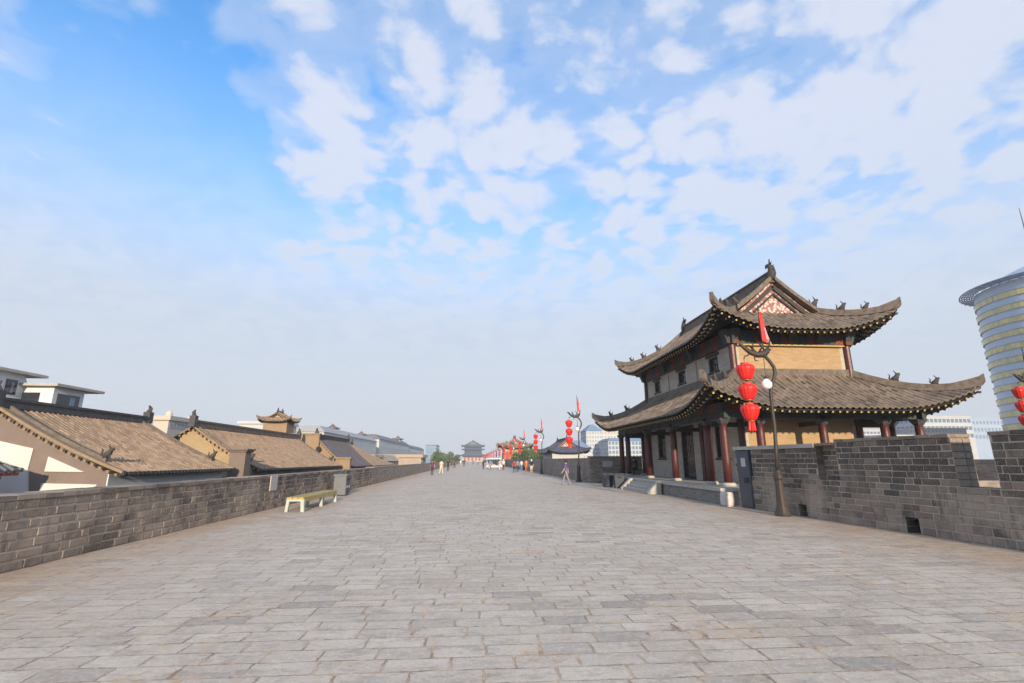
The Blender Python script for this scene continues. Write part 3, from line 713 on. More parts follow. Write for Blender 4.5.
# lower walls: grey long sides with door and windows, yellow short sides
def wall_open(name, mat, plane, at, u0, u1, z0, z1, openings, th=.3, parent=tw, axis='x', inward=1):
    """wall in plane axis=at between u0..u1; openings (ua,ub,za,zb)"""
    mb = MB(); us = sorted(openings); cur = u0
    def bx(a,b,c,d):
        if b-a < 1e-3 or d-c < 1e-3: return
        lo,hi = sorted((at, at+inward*th))
        if axis == 'x': mb.box(lo,hi,a,b,c,d)
        else: mb.box(a,b,lo,hi,c,d)
    for (a,b,c,d) in us:
        bx(cur,a,z0,z1); bx(a,b,z0,c); bx(a,b,d,z1); cur = b
    bx(cur,u1,z0,z1); return mb.build(name, mat, parent)
def window(parent, at, a, b, c, d, inward, nm='window', axis='x', lattice=True, lintel=True, depth=.12, frame='dark_timber', glass='glass_dark'):
    def bx(mb,p0,p1,a_,b_,c_,d_):
        lo,hi = sorted((at+inward*p0, at+inward*p1))
        if axis == 'x': mb.box(lo,hi,a_,b_,c_,d_)
        else: mb.box(a_,b_,lo,hi,c_,d_)
    mb = MB(); f = .07
    bx(mb,depth-.07,depth+.03,a,b,c,c+f); bx(mb,depth-.07,depth+.03,a,b,d-f,d); bx(mb,depth-.07,depth+.03,a,a+f,c+f,d-f); bx(mb,depth-.07,depth+.03,b-f,b,c+f,d-f)
    if lattice:
        n = max(2,int((b-a)/.22))
        for i in range(1,n): u = a+f+(b-a-2*f)*i/n; bx(mb,depth-.03,depth+.0,u-.015,u+.015,c+f,d-f)
        n = max(2,int((d-c)/.3))
        for i in range(1,n): u = c+f+(d-c-2*f)*i/n; bx(mb,depth-.028,depth-.002,a+f,b-f,u-.012,u+.012)
    w_ = mb.build(nm, frame, parent)
    mb = MB(); bx(mb,depth+.031,depth+.045,a+.02,b-.02,c+.02,d-.02); mb.build('pane', glass, w_)
    if lintel: mb = MB(); bx(mb,-.07,.02,a-.16,b+.16,d+.02,d+.16); mb.build('lintel', 'dark_timber', w_)
    if lintel and nm == 'window': mb = MB(); bx(mb,-.05,.02,a-.08,b+.08,c-.1,c-.01); mb.build('sill', 'dark_timber', w_)
    return w_
ZW0, ZW1 = .615, 3.9
opsW = [(22.5,23.8,1.75,3.35),(26.3,27.9,.62,3.35),(30.3,31.6,1.75,3.35)]
for at,inw in ((12.0,1),(17.6,-1)):
    wall_open('side_wall','grey_brick','x',at,21.3,32.9,ZW0,ZW1,opsW,axis='x',inward=inw)
    for k,(a,b,c,d) in enumerate(opsW): window(tw,at,a,b,c,d,inw,'door' if k==1 else 'window')
for at,inw in ((21.3,1),(32.9,-1)):
    mb = MB(); lo,hi = sorted((at,at+inw*.3)); mb.box(12.301,17.299,lo,hi,ZW0,ZW1); mb.build('end_wall','yellow_brick',tw)
# engaged columns on inner wall
for (x,y) in [(12.0,21.3),(17.6,21.3),(12.0,32.9),(17.6,32.9),(12.0,25.15),(12.0,29.05)]:
    mb = MB(); mb.lathe((x-.02 if x<13 else x+.02, y-.02 if y<25 else y, .615),[(.15,0),(.15,2.9)],12); mb.build('engaged_column','red_lacquer',tw,smooth=False)
# beams round the colonnade
def one(nm, mt, *b):
    q = MB(); q.box(*b); return q.build(nm, mt, tw)
for x in (10.4,19.2): one('lower_beam','beam_dark',x-.09,x+.09,19.5,34.7,3.36,3.66); one('lower_frieze','painted_frieze',x-.12,x+.12,19.7,34.5,3.665,4.02)
for y in (19.85,34.35): one('lower_beam','beam_dark',10.491,19.109,y-.087,y+.087,3.363,3.657); one('lower_frieze','painted_frieze',10.521,19.079,y-.12,y+.12,3.665,4.02)
# tie beams + capital blocks
for (x,y) in cpos:
    mb = MB(); mb.frustum((x,y),(.13,.13),(.24,.24),3.12,3.355); mb.build('capital','beam_dark',tw)
for y in ycol[1:-1]:
    for x0,x1 in ((10.5,12.0),(17.6,19.1)): one('tie_beam','dark_timber',x0,x1,y-.06,y+.06,3.1,3.3)
for x in xcol[1:-1]:
    for y0,y1 in ((19.95,21.3),(32.9,34.25)): one('tie_beam','dark_timber',x-.06,x+.06,y0,y1,3.1,3.3)
mb = MB(); mb.box(10.45,19.15,19.9,34.3,4.0,4.08); mb.build('gallery_ceiling','dark_timber',tw)
z_l = lambda d: 3.72 + 1.82*(.72*(d/3.)+.28*(d/3.)**2)
lower = Roof(CX,CY,5.75,8.8,3.0,z_l,.86,3.6,.12)
skirt_roof_parts(tw, lower)
# upper storey
ops2 = [(22.75,23.75,5.98,6.72),(26.6,27.6,5.98,6.72),(30.45,31.45,5.98,6.72)]
for at,inw in ((12.0,1),(17.6,-1)):
    wall_open('upper_side_wall','grey_brick','x',at,21.3,32.9,4.1,7.05,ops2,axis='x',inward=inw)
    for (a,b,c,d) in ops2: window(tw,at,a,b,c,d,inw)
for at,inw in ((21.3,1),(32.9,-1)):
    mb = MB(); lo,hi = sorted((at,at+inw*.3)); mb.box(12.301,17.299,lo,hi,4.1,6.92); mb.build('upper_end_wall','yellow_brick',tw)
for (x,y) in [(12.0,21.3),(17.6,21.3),(12.0,32.9),(17.6,32.9)]:
    mb = MB(); mb.lathe((x-.03 if x<13 else x+.03, y-.03 if y<25 else y+.03, 4.4),[(.16,0),(.155,2.5)],12); mb.build('upper_column','red_lacquer',tw)
for y in (25.15,29.05):
    mb = MB(); mb.box(11.94,11.999,y-.07,y+.07,5.2,7.0); mb.build('pilaster','stone_light',tw)
for x in (12.0,17.6): one('upper_frieze','painted_frieze',x-.14,x+.14,21.0,33.2,6.93,7.62)
for y in (21.3,32.9): one('upper_frieze','painted_frieze',12.141,17.459,y-.14,y+.14,6.93,7.62)
for k,y in enumerate([21.3,25.15,29.05,32.9]):
    for x,s in ((11.86,-1),(17.74,1)):
        fr = MB(); fr.frustum((x+s*.08,y),(.08,.14),(.28,.24),6.95,7.6); fr.build('bracket','beam_dark',tw)
for x in (12.0,13.4,14.8,16.2,17.6):
    for y,s in ((21.16,-1),(33.04,1)): fr = MB(); fr.frustum((x,y+s*.08),(.13,.08),(.2,.28),7.1,7.6); fr.build('bracket','beam_dark',tw)
one('upper_moulding','yellow_end',12.16,17.44,21.11,21.155,6.87,6.925)
z_u = lambda d: 7.42 + 3.1*(.66*(d/4.25)+.34*(d/4.25)**2)
upper = Roof(CX,CY,4.22,7.27,4.22,z_u,.95,3.3,.14)
gable_roof_parts(tw, upper, 2.2, 4.22, 10.5)


# ------------------------------------------------------------------ street lamps with dragon heads, pennants and lantern strings
def make_lamp(label, group):
    r = empty('street_lamp', (0,0,0), label, 'street lamp', group)
    mb = MB(); mb.lathe((0,0,0),[(.24,0),(.25,.04),(.22,.1),(.15,.3),(.125,.7),(.12,1.05),(.145,1.1),(.145,1.2),(.1,1.28),(.085,1.34)],12,rib=.08); mb.build('pedestal','bronze',r)
    P = [(0,0,1.3),(.04,0,1.9),(.09,0,2.7),(.09,0,3.3),(.1,0,3.75),(.16,0,4.0),(.28,0,4.22),(.34,0,4.42),(.32,0,4.6),(.2,0,4.8),(.1,0,4.92),(.08,0,5.05)]
    mb = MB(); mb.tube(P,[.062,.058,.052,.05,.05,.052,.055,.055,.055,.055,.055,.06],10); mb.build('pole','bronze',r,smooth=True)
    mb = MB(); mb.tube([(.22,0,5.3),(.16,0,5.12),(.02,0,5.02),(-.2,0,5.0),(-.4,0,5.06),(-.55,0,5.18),(-.68,0,5.3),(-.78,0,5.36)],[.03,.09,.12,.1,.08,.07,.06,.02],8)
    for k,(x,z,a,l) in enumerate(((.2,5.2,70,.3),(.08,5.15,110,.32),(-.1,5.1,60,.3),(-.22,5.08,120,.28),(-.36,5.12,75,.26),(-.5,5.2,130,.22),(.12,5.1,20,.22))):
        ca, sa = cos(radians(a)), sin(radians(a))
        mb.tube([(x,0,z),(x+ca*l*.5,(.05 if k%2 else -.05),z+sa*l*.55),(x+ca*l*.9-.05,(.09 if k%2 else -.09),z+sa*l),(x+ca*l*.7-.12,(.05 if k%2 else -.05),z+sa*l*1.12)],[.035,.03,.02,.006],5)
    mb.tube([(-.45,0,5.1),(-.5,0,4.98),(-.62,0,4.94),(-.66,0,4.86)],[.03,.025,.02,.02],6)
    mb.tube([(-.2,0,4.98),(-.3,0,4.9),(-.28,0,4.8),(-.16,0,4.8)],[.03,.025,.02,.008],5)
    mb.build('dragon_arm','bronze',r,smooth=True)
    mb = MB(); mb.tube([(.02,0,4.98),(0,0,4.26)],.012,5); mb.lathe((0,0,4.2),[(.05,0),(.07,.03),(.03,.09)],10); gh = mb.build('globe_hanger','bronze',r)
    mb = MB(); mb.lathe((0,0,3.82),[(.02,.04),(.1,.06),(.155,.12),(.17,.2),(.155,.27),(.1,.33),(.05,.385)],14); mb.build('globe_lamp','globe_glass',r,smooth=True)
    mb = MB(); mb.tube([(.06,0,5.05),(.03,0,6.5)],.014,6); mb.lathe((.03,0,6.5),[(.012,0),(.035,.04),(.02,.1),(.003,.26)],8); fs = mb.build('flag_staff','bronze',r)
    mb = MB(); n = 8; L = []
    for i in range(n+1):
        f_ = i/n; z = 6.42-f_*.95; wd = .05+.30*f_
        for q in (0,.5,1): L.append((.05+wd*q-.02, .05*sin(q*5+f_*4), z+.07*q*(1-f_) - .12*q*f_))
    k0 = mb.pts(L)
    for i in range(n):
        for q in range(2): mb.face((k0+3*i+q,k0+3*i+q+1,k0+3*i+q+4,k0+3*i+q+3), 1 if (q==1 and 4<=i) else 0)
    k0 = mb.pts([(x,y+.012,z) for x,y,z in L])
    for i in range(n):
        for q in range(2): mb.face((k0+3*i+q+3,k0+3*i+q+4,k0+3*i+q+1,k0+3*i+q), 1 if (q==1 and 4<=i) else 0)
    mb.build('pennant',['flag_red','cloth_pink'],fs,smooth=True,fix=False)
    return r
def make_lanterns(label, group):
    r = empty('lantern_string', (0,0,0), label, 'lanterns', group)
    mb = MB(); mb.tube([(0,0,.12),(0,0,-2.0)],.01,5); mb.build('cord','dark_metal',r)
    for k in range(3):
        z = -.36-k*.65
        prof = [(.13,-.25),(.17,-.225),(.215,-.14),(.255,-.03),(.285,.08),(.285,.15),(.24,.22),(.13,.25)]
        mb = MB(); mb.lathe((0,0,z),prof,32,0,rib=.045); ln = mb.build('lantern','lantern_red',r)
        mb = MB(); mb.lathe((0,0,z+.235),[(.12,.0),(.13,.015),(.13,.07),(.1,.075)],16); mb.build('top_rim','red_fascia',ln)
        mb = MB(); mb.lathe((0,0,z-.28),[(.09,0),(.115,.01),(.115,.045),(.1,.05)],16); mb.build('bottom_rim','cap_gold',ln)
    z = -.36-2*.65-.29; mb = MB(); mb.lathe((0,0,z),[(.1,-.3),(.125,-.27),(.105,-.1),(.1,0)],18,0,rib=.25); mb.build('tassel','lantern_red',r)
    return r
G1 = 'dragon street lamps along the right side'; G2 = 'red lantern strings on the lamps'
lamp0 = make_lamp('nearest dragon street lamp with bronze pedestal, standing by the battlement wall', G1)
lan0 = make_lanterns('largest string of three red lanterns, in front of the gate tower corner', G2)
spots = [(9.38,14.85,0),(26.45,21,.3),(8.12,38.4,0),(8.2,60.4,0),(8.25,82.4,0)] + [(8.3,104.4+22*k,0) for k in range(15)]
lab = {1:('dragon street lamp at the right edge of the photo, its base hidden by the battlement','red lantern string at the right edge before the round office tower'),
       2:('slim dragon lamp post by the brick wall, just left of the dark bins','string of three red lanterns left of the far lamp by the bins'),
       3:('second far dragon lamp post by the brick wall, left of the slate roofed hall','three red lanterns hanging left of the slate roofed hall'),
       4:('third far dragon lamp post, beside the trees right of the distant yellow pavilion','three red lanterns overlapping the right end of the distant yellow pavilion')}
for i,(x,y,z) in enumerate(spots):
    a = lamp0 if i==0 else copy_tree(lamp0); b = lan0 if i==0 else copy_tree(lan0)
    a.location = (x,y,z); b.location = (x-.66,y,z+4.8)
    if i == 0: b.location.z = 4.78
    if i in lab: a['label'], b['label'] = lab[i]
    if i > 4: a['label'] = 'tiny street lamp in the row receding to the far gate'; b['label'] = 'tiny red lanterns in the row receding to the far gate'

# ------------------------------------------------------------------ bench, bins
bn = empty('bench', (-5.82,17.15,0), 'long low bench with yellow slatted top and pale green legs by the left parapet', 'bench')
mb = MB()
for k in range(3):
    mb.box(-.27+k*.185,-.27+k*.185+.165,-.02,1.38,.40,.455,0); mb.box(-.27+k*.185,-.27+k*.185+.165,1.386,2.7,.40,.455,1); mb.box(-.27+k*.185,-.27+k*.185+.165,2.706,4.0,.40,.455,1 if k else 0)
mb.build('seat',['bench_yellow','bench_green'],bn)
mb = MB(); mb.box(.255,.285,.06,3.92,.31,.398); mb.build('side_rail','bench_green',bn)
for y in (.0,2.0,3.86):
    mb = MB(); mb.prism([(-.31,.0),(-.22,.0),(-.19,.33),(.17,.33),(.2,.0),(.30,.0),(.27,.397),(-.28,.397)],'y',y,y+.11); mb.build('leg_frame','bench_leg',bn)

lb = empty('litter_bin', (-6.3,24.9,0), 'grey double litter bin with dark blue panels against the left parapet', 'bin')
mb = MB(); mb.box(-.3,.25,-.42,.42,.05,.9); mb.build('body','bin_grey',lb)
mb = MB(); mb.box(-.34,.29,-.46,.46,.905,.98); mb.build('lid','bin_grey',lb)
mb = MB(); mb.box(-.26,.21,-.38,.38,0.003,.05); mb.build('plinth','dark_metal',lb)
for y in (-.2,.2):
    mb = MB(); mb.box(.251,.262,y-.17,y+.17,.1,.86); p_ = mb.build('side_panel','bin_blue',lb)
    mb = MB(); mb.box(.263,.268,y-.12,y+.12,.68,.78); mb.build('opening','cloth_black',p_)  # thin black plate painted as the shade inside the bin mouth
    mb = MB(); mb.box(.263,.268,y-.06,y+.06,.35,.47); mb.build('emblem','white_paint',p_)
def bin2(loc, label, rz):
    r = empty('waste_bin', loc, label, 'bin', 'dark blue bins by the steps', rz)
    mb = MB(); mb.frustum((0,0),(.24,.22),(.28,.26),.04,.72); mb.build('body','bin_blue',r)
    mb = MB(); mb.frustum((0,0),(.31,.29),(.27,.2),.725,.85); mb.build('lid','cabinet_blue',r)
    mb = MB(); mb.box(-.2,.2,-.18,.18,0.003,.04); mb.build('base','dark_metal',r)
    mb = MB(); mb.box(-.12,.12,-.3,-.275,.6,.68); mb.build('flap','cloth_black',r)
    return r
bin2((8.36,30.95,0),'dark blue plastic bin standing left of its twin, below the wall plaque',.15)
bin2((8.78,30.0,0),'dark blue plastic bin nearest the stone steps, right of its twin',-.05)

# ------------------------------------------------------------------ tiled houses beyond the left parapet
def gable_house(name, label, xe, xr, y0, y1, ze, zr, tile, ridge_m, verge_m, gable_m, eave_wall, near_gable=True, ridge_h=.34, verge=True, zw=None):
    r = empty(name, (xr,(y0+y1)/2,GZ), label, 'house')
    ox, oy = xr, (y0+y1)/2
    def zf(f): return ze + (zr-ze)*(.76*f+.24*f*f)
    W_ = xe-xr
    mb = MB(); pitch = .24; ts = []; y = y0
    while y < y1:
        for fr in (0,.2,.33,.5,.67,.8):
            if y+fr*pitch < y1: ts.append((y+fr*pitch, (0,0,.035,.05,.035,0)[[0,.2,.33,.5,.67,.8].index(fr)]))
        y += pitch
    ts.append((y1,0)); nv = 7; rr_ = random.Random(int(y0)); wob = [rr_.uniform(-.015,.015) for _ in range(400)]
    for s in (1,-1):
        cols_ = []
        for (yy,hg) in ts:
            cols_.append([(xr+s*W_*(1-v/nv)-ox, yy-oy, zf(v/nv)+hg+wob[int((yy-y0)/1.3)%400]-GZ) for v in range(nv+1)])
        sl = abs(W_)*1.15
        for i in range(len(cols_)-1):
            a = mb.pts(cols_[i]); b = mb.pts(cols_[i+1])
            for v in range(nv): mb.face((a+v,b+v,b+v+1,a+v+1),0,.5,((ts[i][0],sl*v/nv),(ts[i+1][0],sl*v/nv),(ts[i+1][0],sl*(v+1)/nv),(ts[i][0],sl*(v+1)/nv)))
    roof = mb.build('roof',tile,r,fix=False)
    # tile ends along the eave
    mb = MB(); y = y0+.12
    while y < y1: mb.box(xe-ox-.04,xe-ox+.03,y-.07-oy,y+.07-oy,ze-GZ-.06,ze-GZ+.06); y += .24
    mb.box(xe-ox-.06,xe-ox-.041,y0-oy,y1-oy,ze-GZ-.1,ze-GZ+.0); mb.build('eave_tiles','ridge_dark',roof)
    mb = MB(); q = (0, 0)
    mb.box(-.13,.13,y0-oy-.1,y1-oy+.1,zr-GZ-.02,zr-GZ+ridge_h*.7); mb.box(-.17,.17,y0-oy-.1,y1-oy+.1,zr-GZ+ridge_h*.7,zr-GZ+ridge_h*.82); mb.box(-.1,.1,y0-oy-.1,y1-oy+.1,zr-GZ+ridge_h*.82,zr-GZ+ridge_h)
    mb.build('ridge',ridge_m,roof)
    for s,yy in ((-1,y0),(1,y1)):
        mb = MB(); mb.box(-.16,.16,yy-oy-.16,yy-oy+.16,zr-GZ+.0,zr-GZ+ridge_h+.22); mb.tube([(0,yy-oy,zr-GZ+ridge_h+.2),(0,yy-oy+s*.1,zr-GZ+ridge_h+.42),(0,yy-oy-s*.05,zr-GZ+ridge_h+.55)],[.14,.1,.04],6); mb.build('ridge_end','ridge_dark',roof)
        for t_ in (1,-1):
            ps = [(t_*W_*(1-k/16), yy-oy-s*.08, zf(k/16)-GZ+.0) for k in range(0,17)]
            mb = MB(); mb.chain(ps,.2,.09); mb.build('verge',verge_m,roof)
            ps = [(t_*W_*(1-k/10), yy-oy-s*.5, zf(k/10)-GZ+.0) for k in range(2,11)]
            if verge:
                mb = MB(); mb.chain(ps,.13,.15); mb.build('hip_ridge',ridge_m if ridge_m!='ridge_dark' else 'ridge_stone',roof)
                mb = MB(); q = ps[0]; beast(mb,(q[0],q[1],q[2]+.15),(t_,0,0),.7); mb.build('ridge_beast','ornament',roof,smooth=True)
            mb = MB()
            n = min(17, int(abs(W_)/.22))
            for k in range(n):
                f_ = (k+.5)/n; mb.cbox((t_*W_*(1-f_), yy-oy+s*.05, zf(f_)-GZ-.09),(.08,.1,.09))
            mb.build('dentils',verge_m,roof)
    # body
    e = W_-.55; zb = lambda f: zf(f)-GZ-.14
    body = MB(); poly = [(-abs(e),0.02),(abs(e),0.02)] + [(abs(e), zb(.55/abs(W_)))] + [(0,zb(1.))] + [(-abs(e), zb(.55/abs(W_)))]
    body.prism(poly,'y',y0-oy+.14,y1-oy-.14); bw = body.build('wall',gable_m,r)
    mb = MB(); mb.box(abs(e)+.001 if W_>0 else -abs(e)-.04,abs(e)+.04 if W_>0 else -abs(e)-.001,y0-oy+.15,y1-oy-.15,.02,ze-GZ-.02); mb.build('eave_wall',eave_wall,r)
    return r
# the first (nearest) house
h1a = atX(122,473,-12)[1]; h1b = atX(235,470,-12)[1]
h1 = gable_house('courtyard_house','large tan tiled house with white and brown gable panels, nearest beyond the left parapet',-12,-16.6,h1a,h1b,1.2,3.46,'tile_tan','ridge_dark','ridge_tan','render_brown','plaster_sky_shade',ridge_h=.34)
def gpanel(root, pts, yp, mat='plaster_white', nm='plaster_panel'):
    mb = MB(); P2_ = [atY(px,py,yp) for px,py in pts]; loc = root.location
    mb.prism([(p[0]-loc.x, p[2]-loc.z) for p in P2_],'y',yp-loc.y-.03,yp-loc.y+.06); return mb.build(nm,mat,root)
yp = h1a+.12
gpanel(h1,[(-60,405),(0,441),(34,448.5),(28.5,469),(28,500),(-60,500)],yp); gpanel(h1,[(49,456.5),(84.5,472),(45,471.5)],yp); gpanel(h1,[(42,483.2),(97,484.5),(97,486),(60,497),(38,497)],yp)
# second house
h2a = 29.3; h2b = 46.5
h2 = gable_house('courtyard_house','long tan roofed house behind the first, with a yellow gable and layered grey ridge',-12,-16.05,h2a,h2b,1.12,3.5,'tile_tan','ridge_stone','ridge_tan','yellow_gable','bin_grey',ridge_h=.4)
# corner pier between the first two houses
pr_ = empty('brick_pier',(-11.8,h1b+.9,GZ),'square brown brick pier with a tiled cap between the two nearest tiled houses','pier')
zt = atY(238,452,h1b+.5)[2]; x0 = atY(229,460,h1b+.5)[0]; x1 = atY(245,460,h1b+.5)[0]
mb = MB(); mb.box(x0+11.8,x1+11.8,-.4,.25,.02,zt-GZ); mb.build('shaft','render_brown',pr_)
mb = MB(); mb.box(x0+11.72,x1+11.88,-.48,.33,zt-GZ,zt-GZ+.08); mb.box(x0+11.65,x1+11.95,-.55,.4,zt-GZ+.08,zt-GZ+.16); mb.build('cap','ridge_stone',pr_)
# third house: tall gable with a black disc for a round hole, and slate roof
h3a = 48.6; h3b = 60.6
h3 = gable_house('courtyard_house','slate purple tiled house whose tan brick gable has a round black disc for a hole',-12,-15.1,h3a,h3b,1.0,3.75,'tile_slate','ridge_dark','ridge_tan','gable_tan_brick','bin_grey',ridge_h=.35,verge=False)
a = atY(297,433,h3a-.1); b = atY(320,434,h3a-.1)
mb = MB(); mb.box(a[0]-2.5+15.1,b[0]+15.1,h3a-h3.location.y-.25,h3a-h3.location.y+.1,.02,b[2]-GZ-.1); mb.build('parapet_gable','gable_tan_brick',h3)
mb = MB(); mb.box(a[0]-2.6+15.1,b[0]+15.15,h3a-h3.location.y-.33,h3a-h3.location.y+.18,b[2]-GZ-.098,b[2]-GZ+.06); mb.build('parapet_coping','ridge_tan',h3)
p = atY(319.,449,h3a-.1); mb = MB(); mb.tube([(p[0]+15.1, h3a-h3.location.y-.29, p[2]-GZ),(p[0]+15.1, h3a-h3.location.y-.22, p[2]-GZ)],.24,14); mb.build('hole_shade_disc','cloth_black',h3)  # solid black disc on the wall, painted as the dark inside a hole
pq = empty('brick_pier',(-12.,h3a-1.2,GZ),'low tan brick pier with a tiled cap in front of the slate roofed house','pier')
a = atY(335,459,h3a-1.2); b = atY(351,459,h3a-1.2)
mb = MB(); mb.box(a[0]+12,b[0]+12,-.3,.3,.02,a[2]-GZ); mb.build('shaft','gable_tan_brick',pq)
mb = MB(); mb.box(a[0]+11.9,b[0]+12.1,-.4,.4,a[2]-GZ,a[2]-GZ+.16); mb.build('cap','ridge_tan',pq)
h4 = gable_house('courtyard_house','last and furthest tan tiled roof, in line with the slate roofed house',-12.,-18.6,61.6,77,.95,3.9,'tile_tan','ridge_stone','ridge_tan','gable_tan_brick','render_brown',ridge_h=.35,verge=False)
# small tiled gate roof at the left edge with its red fascia
yg = 15.4; pe = atY(22,471,17.1); zq = pe[2]
g0 = empty('small_gate_roof',(pe[0],yg,GZ),'small grey hipped tile roof with a red fascia at the left edge of the photo','gate')
gr = Roof(-3.,.0,3.,1.7,1.7,lambda d: zq-GZ+.0+1.0*(d/1.7),.05,.6,.02,.24,.045,4)
mb = MB(); gr.sides(mb); rf_ = mb.build('roof','tile_far',g0,fix=False)
mb = MB(); mb.box(-4.3,-1.6,-.07,.07,zq+.9-GZ,zq+1.12-GZ); mb.build('ridge','ridge_stone',rf_)
mb = MB(); mb.tube([(-1.66,.0,zq+1.-GZ),(-1.7,.0,zq+1.28-GZ),(-1.58,.0,zq+1.42-GZ)],[.1,.08,.03],6); mb.build('ridge_end','ridge_dark',rf_)
mb = MB(); mb.box(-.1,-.04,-1.66,1.66,zq-.14-GZ,zq-.05-GZ); mb.build('fascia','red_fascia',g0)
mb = MB(); mb.box(-5.8,-.3,-1.4,1.4,.02,zq-.05-GZ); mb.build('wall','plaster_white',g0)

# modern roof-top rooms above the first house
def slab_room(label, xf, pxa, pxb, pytop, yw, win=None, slope=0., front=True):
    a = atX(pxa,pytop[0],xf); b = atX(pxb,pytop[1],xf); ya, yb = a[1], b[1]; zt = (a[2]+b[2])/2
    r = empty('rooftop_room',(xf-1.5,(ya+yb)/2,GZ),label,'building'); ox,oy = xf-1.5,(ya+yb)/2
    mb = MB(); poly = [(ya-oy,0.02),(yb-oy+slope,0.02),(yb-oy+slope,zt-2.6-GZ),(yb-oy,zt-GZ-.0),(ya-oy,zt-GZ)]
    mb.prism(poly,'x',xf-yw-ox,xf-ox); mb.build('wall','plaster_sky_shade',r)
    mb = MB(); mb.box(xf-yw-ox-.4,xf-ox+.35,ya-oy-.3,yb-oy+.9,zt-GZ+.002,zt-GZ+.13); mb.build('roof_slab','stone_light',r)
    if win:
        q0 = atX(win[0],win[2],xf); q1 = atX(win[1],win[3],xf); mb = MB()
        mb.box(xf-ox+.002,xf-ox+.03,q0[1]-oy,q1[1]-oy,zt-win[4]-GZ,zt-.3-GZ); f_ = mb.build('window','glass_dark',r)
        mb = MB(); ym = (q0[1]+q1[1])/2-oy; mb.box(xf-ox+.03,xf-ox+.04,ym+.1,q1[1]-oy-.3,zt-win[4]+.08-GZ,zt-.42-GZ); mb.build('pane','glass_blue',f_)
    return r,ox,oy,ya,zt
slab_room('sloping sided pale rooftop room at the left edge with a small brown window',-22,-70,25,(357,376),3.5,(8,18,374,380,1.0),slope=1.6)
r_,ox,oy,ya,zt_ = slab_room('flat roofed pale rooftop room with a wide dark window above the nearest tiled house',-20.6,55,85,(386.5,392),2.2,(58,79,393,400,1.2))
mb = MB(); mb.box(-.6,-.1+1.0,ya-oy-.03,ya-oy-.002,zt_-1.3-GZ,zt_-.3-GZ); mb.build('window','glass_dark',r_)

# little belvedere roof behind the long house
def pavilion(name, label, cx, cy, A, B, wa, wb, zb, ze, rise, D, wall, tile, orn_scale, raft=False, detail=False, lift=.6, pitch=.3, gable='gable_paint', ridge='ridge_stone', cat='pavilion', base_m=None, zground=None, Dg=None, swap=False):
    r = empty(name,(cx,cy,zground if zground is not None else zb),label,cat)
    def rel(o):
        for c_ in o: c_.location -= r.location
    before = set(r.children)
    mb = MB(); mb.box(cx-wa,cx+wa,cy-wb,cy+wb,zground+.004 if zground is not None else zb,ze+.25); mb.build('wall',wall,r)
    zfun = lambda d: ze + rise*(.7*(d/D)+.3*(d/D)**2)
    rf = Roof(cx,cy,A,B,D,zfun,lift,min(A,B)*.75,lift*.3,pitch,.05,5)
    gable_roof_parts(r, rf, Dg or D*.52, D, 0, tile=tile, ridgem=ridge, scale=orn_scale, detail=detail, raft=raft, gable=gable, vo=.2*orn_scale+.05, name='roof')
    rel(r.children)
    return r, rf
pv = atY(281,432,48)
r_,rf = pavilion('belvedere','small tan belvedere with upturned tiled roof rising behind the long tiled house',-19.35,50.2,1.5,1.3,1.12,.95,4.0,5.35,.85,1.5,'gable_tan_brick','tile_tan',.5,lift=.28,zground=GZ,ridge='ridge_tan',gable='far_tan')

# ------------------------------------------------------------------ distant buildings
def far_block(label, x0,x1,y0,y1,z1, wall, win='far_glass', faces='SE', nx=6, nz=4, zlow=0., fw=.55, fh=.5, roof=None, roof_h=.8, cat='building', name='apartment_block', group=None):
    cx,cy = (x0+x1)/2,(y0+y1)/2; r = empty(name,(cx,cy,GZ),label,cat,group)
    mb = MB(); mb.box(x0-cx,x1-cx,y0-cy,y1-cy,.02,z1-GZ); mb.build('wall',wall,r)
    mb = MB(); o_ = .4
    if roof: ins = min(roof_h*1.1,(x1-x0)*.42); mb.frustum((0,0),((x1-x0)/2+o_,(y1-y0)/2+o_),((x1-x0)/2-ins,(y1-y0)/2-ins),z1-GZ,z1-GZ+roof_h); mb.build('roof',roof,r)
    else: mb.box(x0-cx-.3,x1-cx+.3,y0-cy-.3,y1-cy+.3,z1-GZ+.001,z1-GZ+.5); mb.build('roof_parapet',wall,r)
    for f_ in faces:
        L = (x1-x0) if f_=='S' else (y1-y0); n = nx if f_=='S' else max(2,int(nx*(y1-y0)/(x1-x0)));
        n = min(n, 50//nz if len(faces)>1 else 96//nz)
        dw = L/n; dh = (z1-zlow)/nz; proto = None
        for i in range(n):
            for k in range(nz):
                u = -L/2+dw*(i+.5); z = zlow-GZ+dh*(k+.5)
                if proto is None:
                    mb = MB(); 
                    if f_=='S': mb.box(-dw*fw/2,dw*fw/2,-.06,.0,-dh*fh/2,dh*fh/2)
                    else: mb.box(0,.06,-dw*fw/2,dw*fw/2,-dh*fh/2,dh*fh/2)
                    c_ = proto = mb.build('window',win,r)
                else: c_ = proto.copy(); col.objects.link(c_)
                if f_=='S': c_.location = (u, -(y1-y0)/2-.01, z)
                elif f_=='E': c_.location = ((x1-x0)/2+.01, u, z)
                else: c_.location = (-(x1-x0)/2-.07, u, z)
    return r
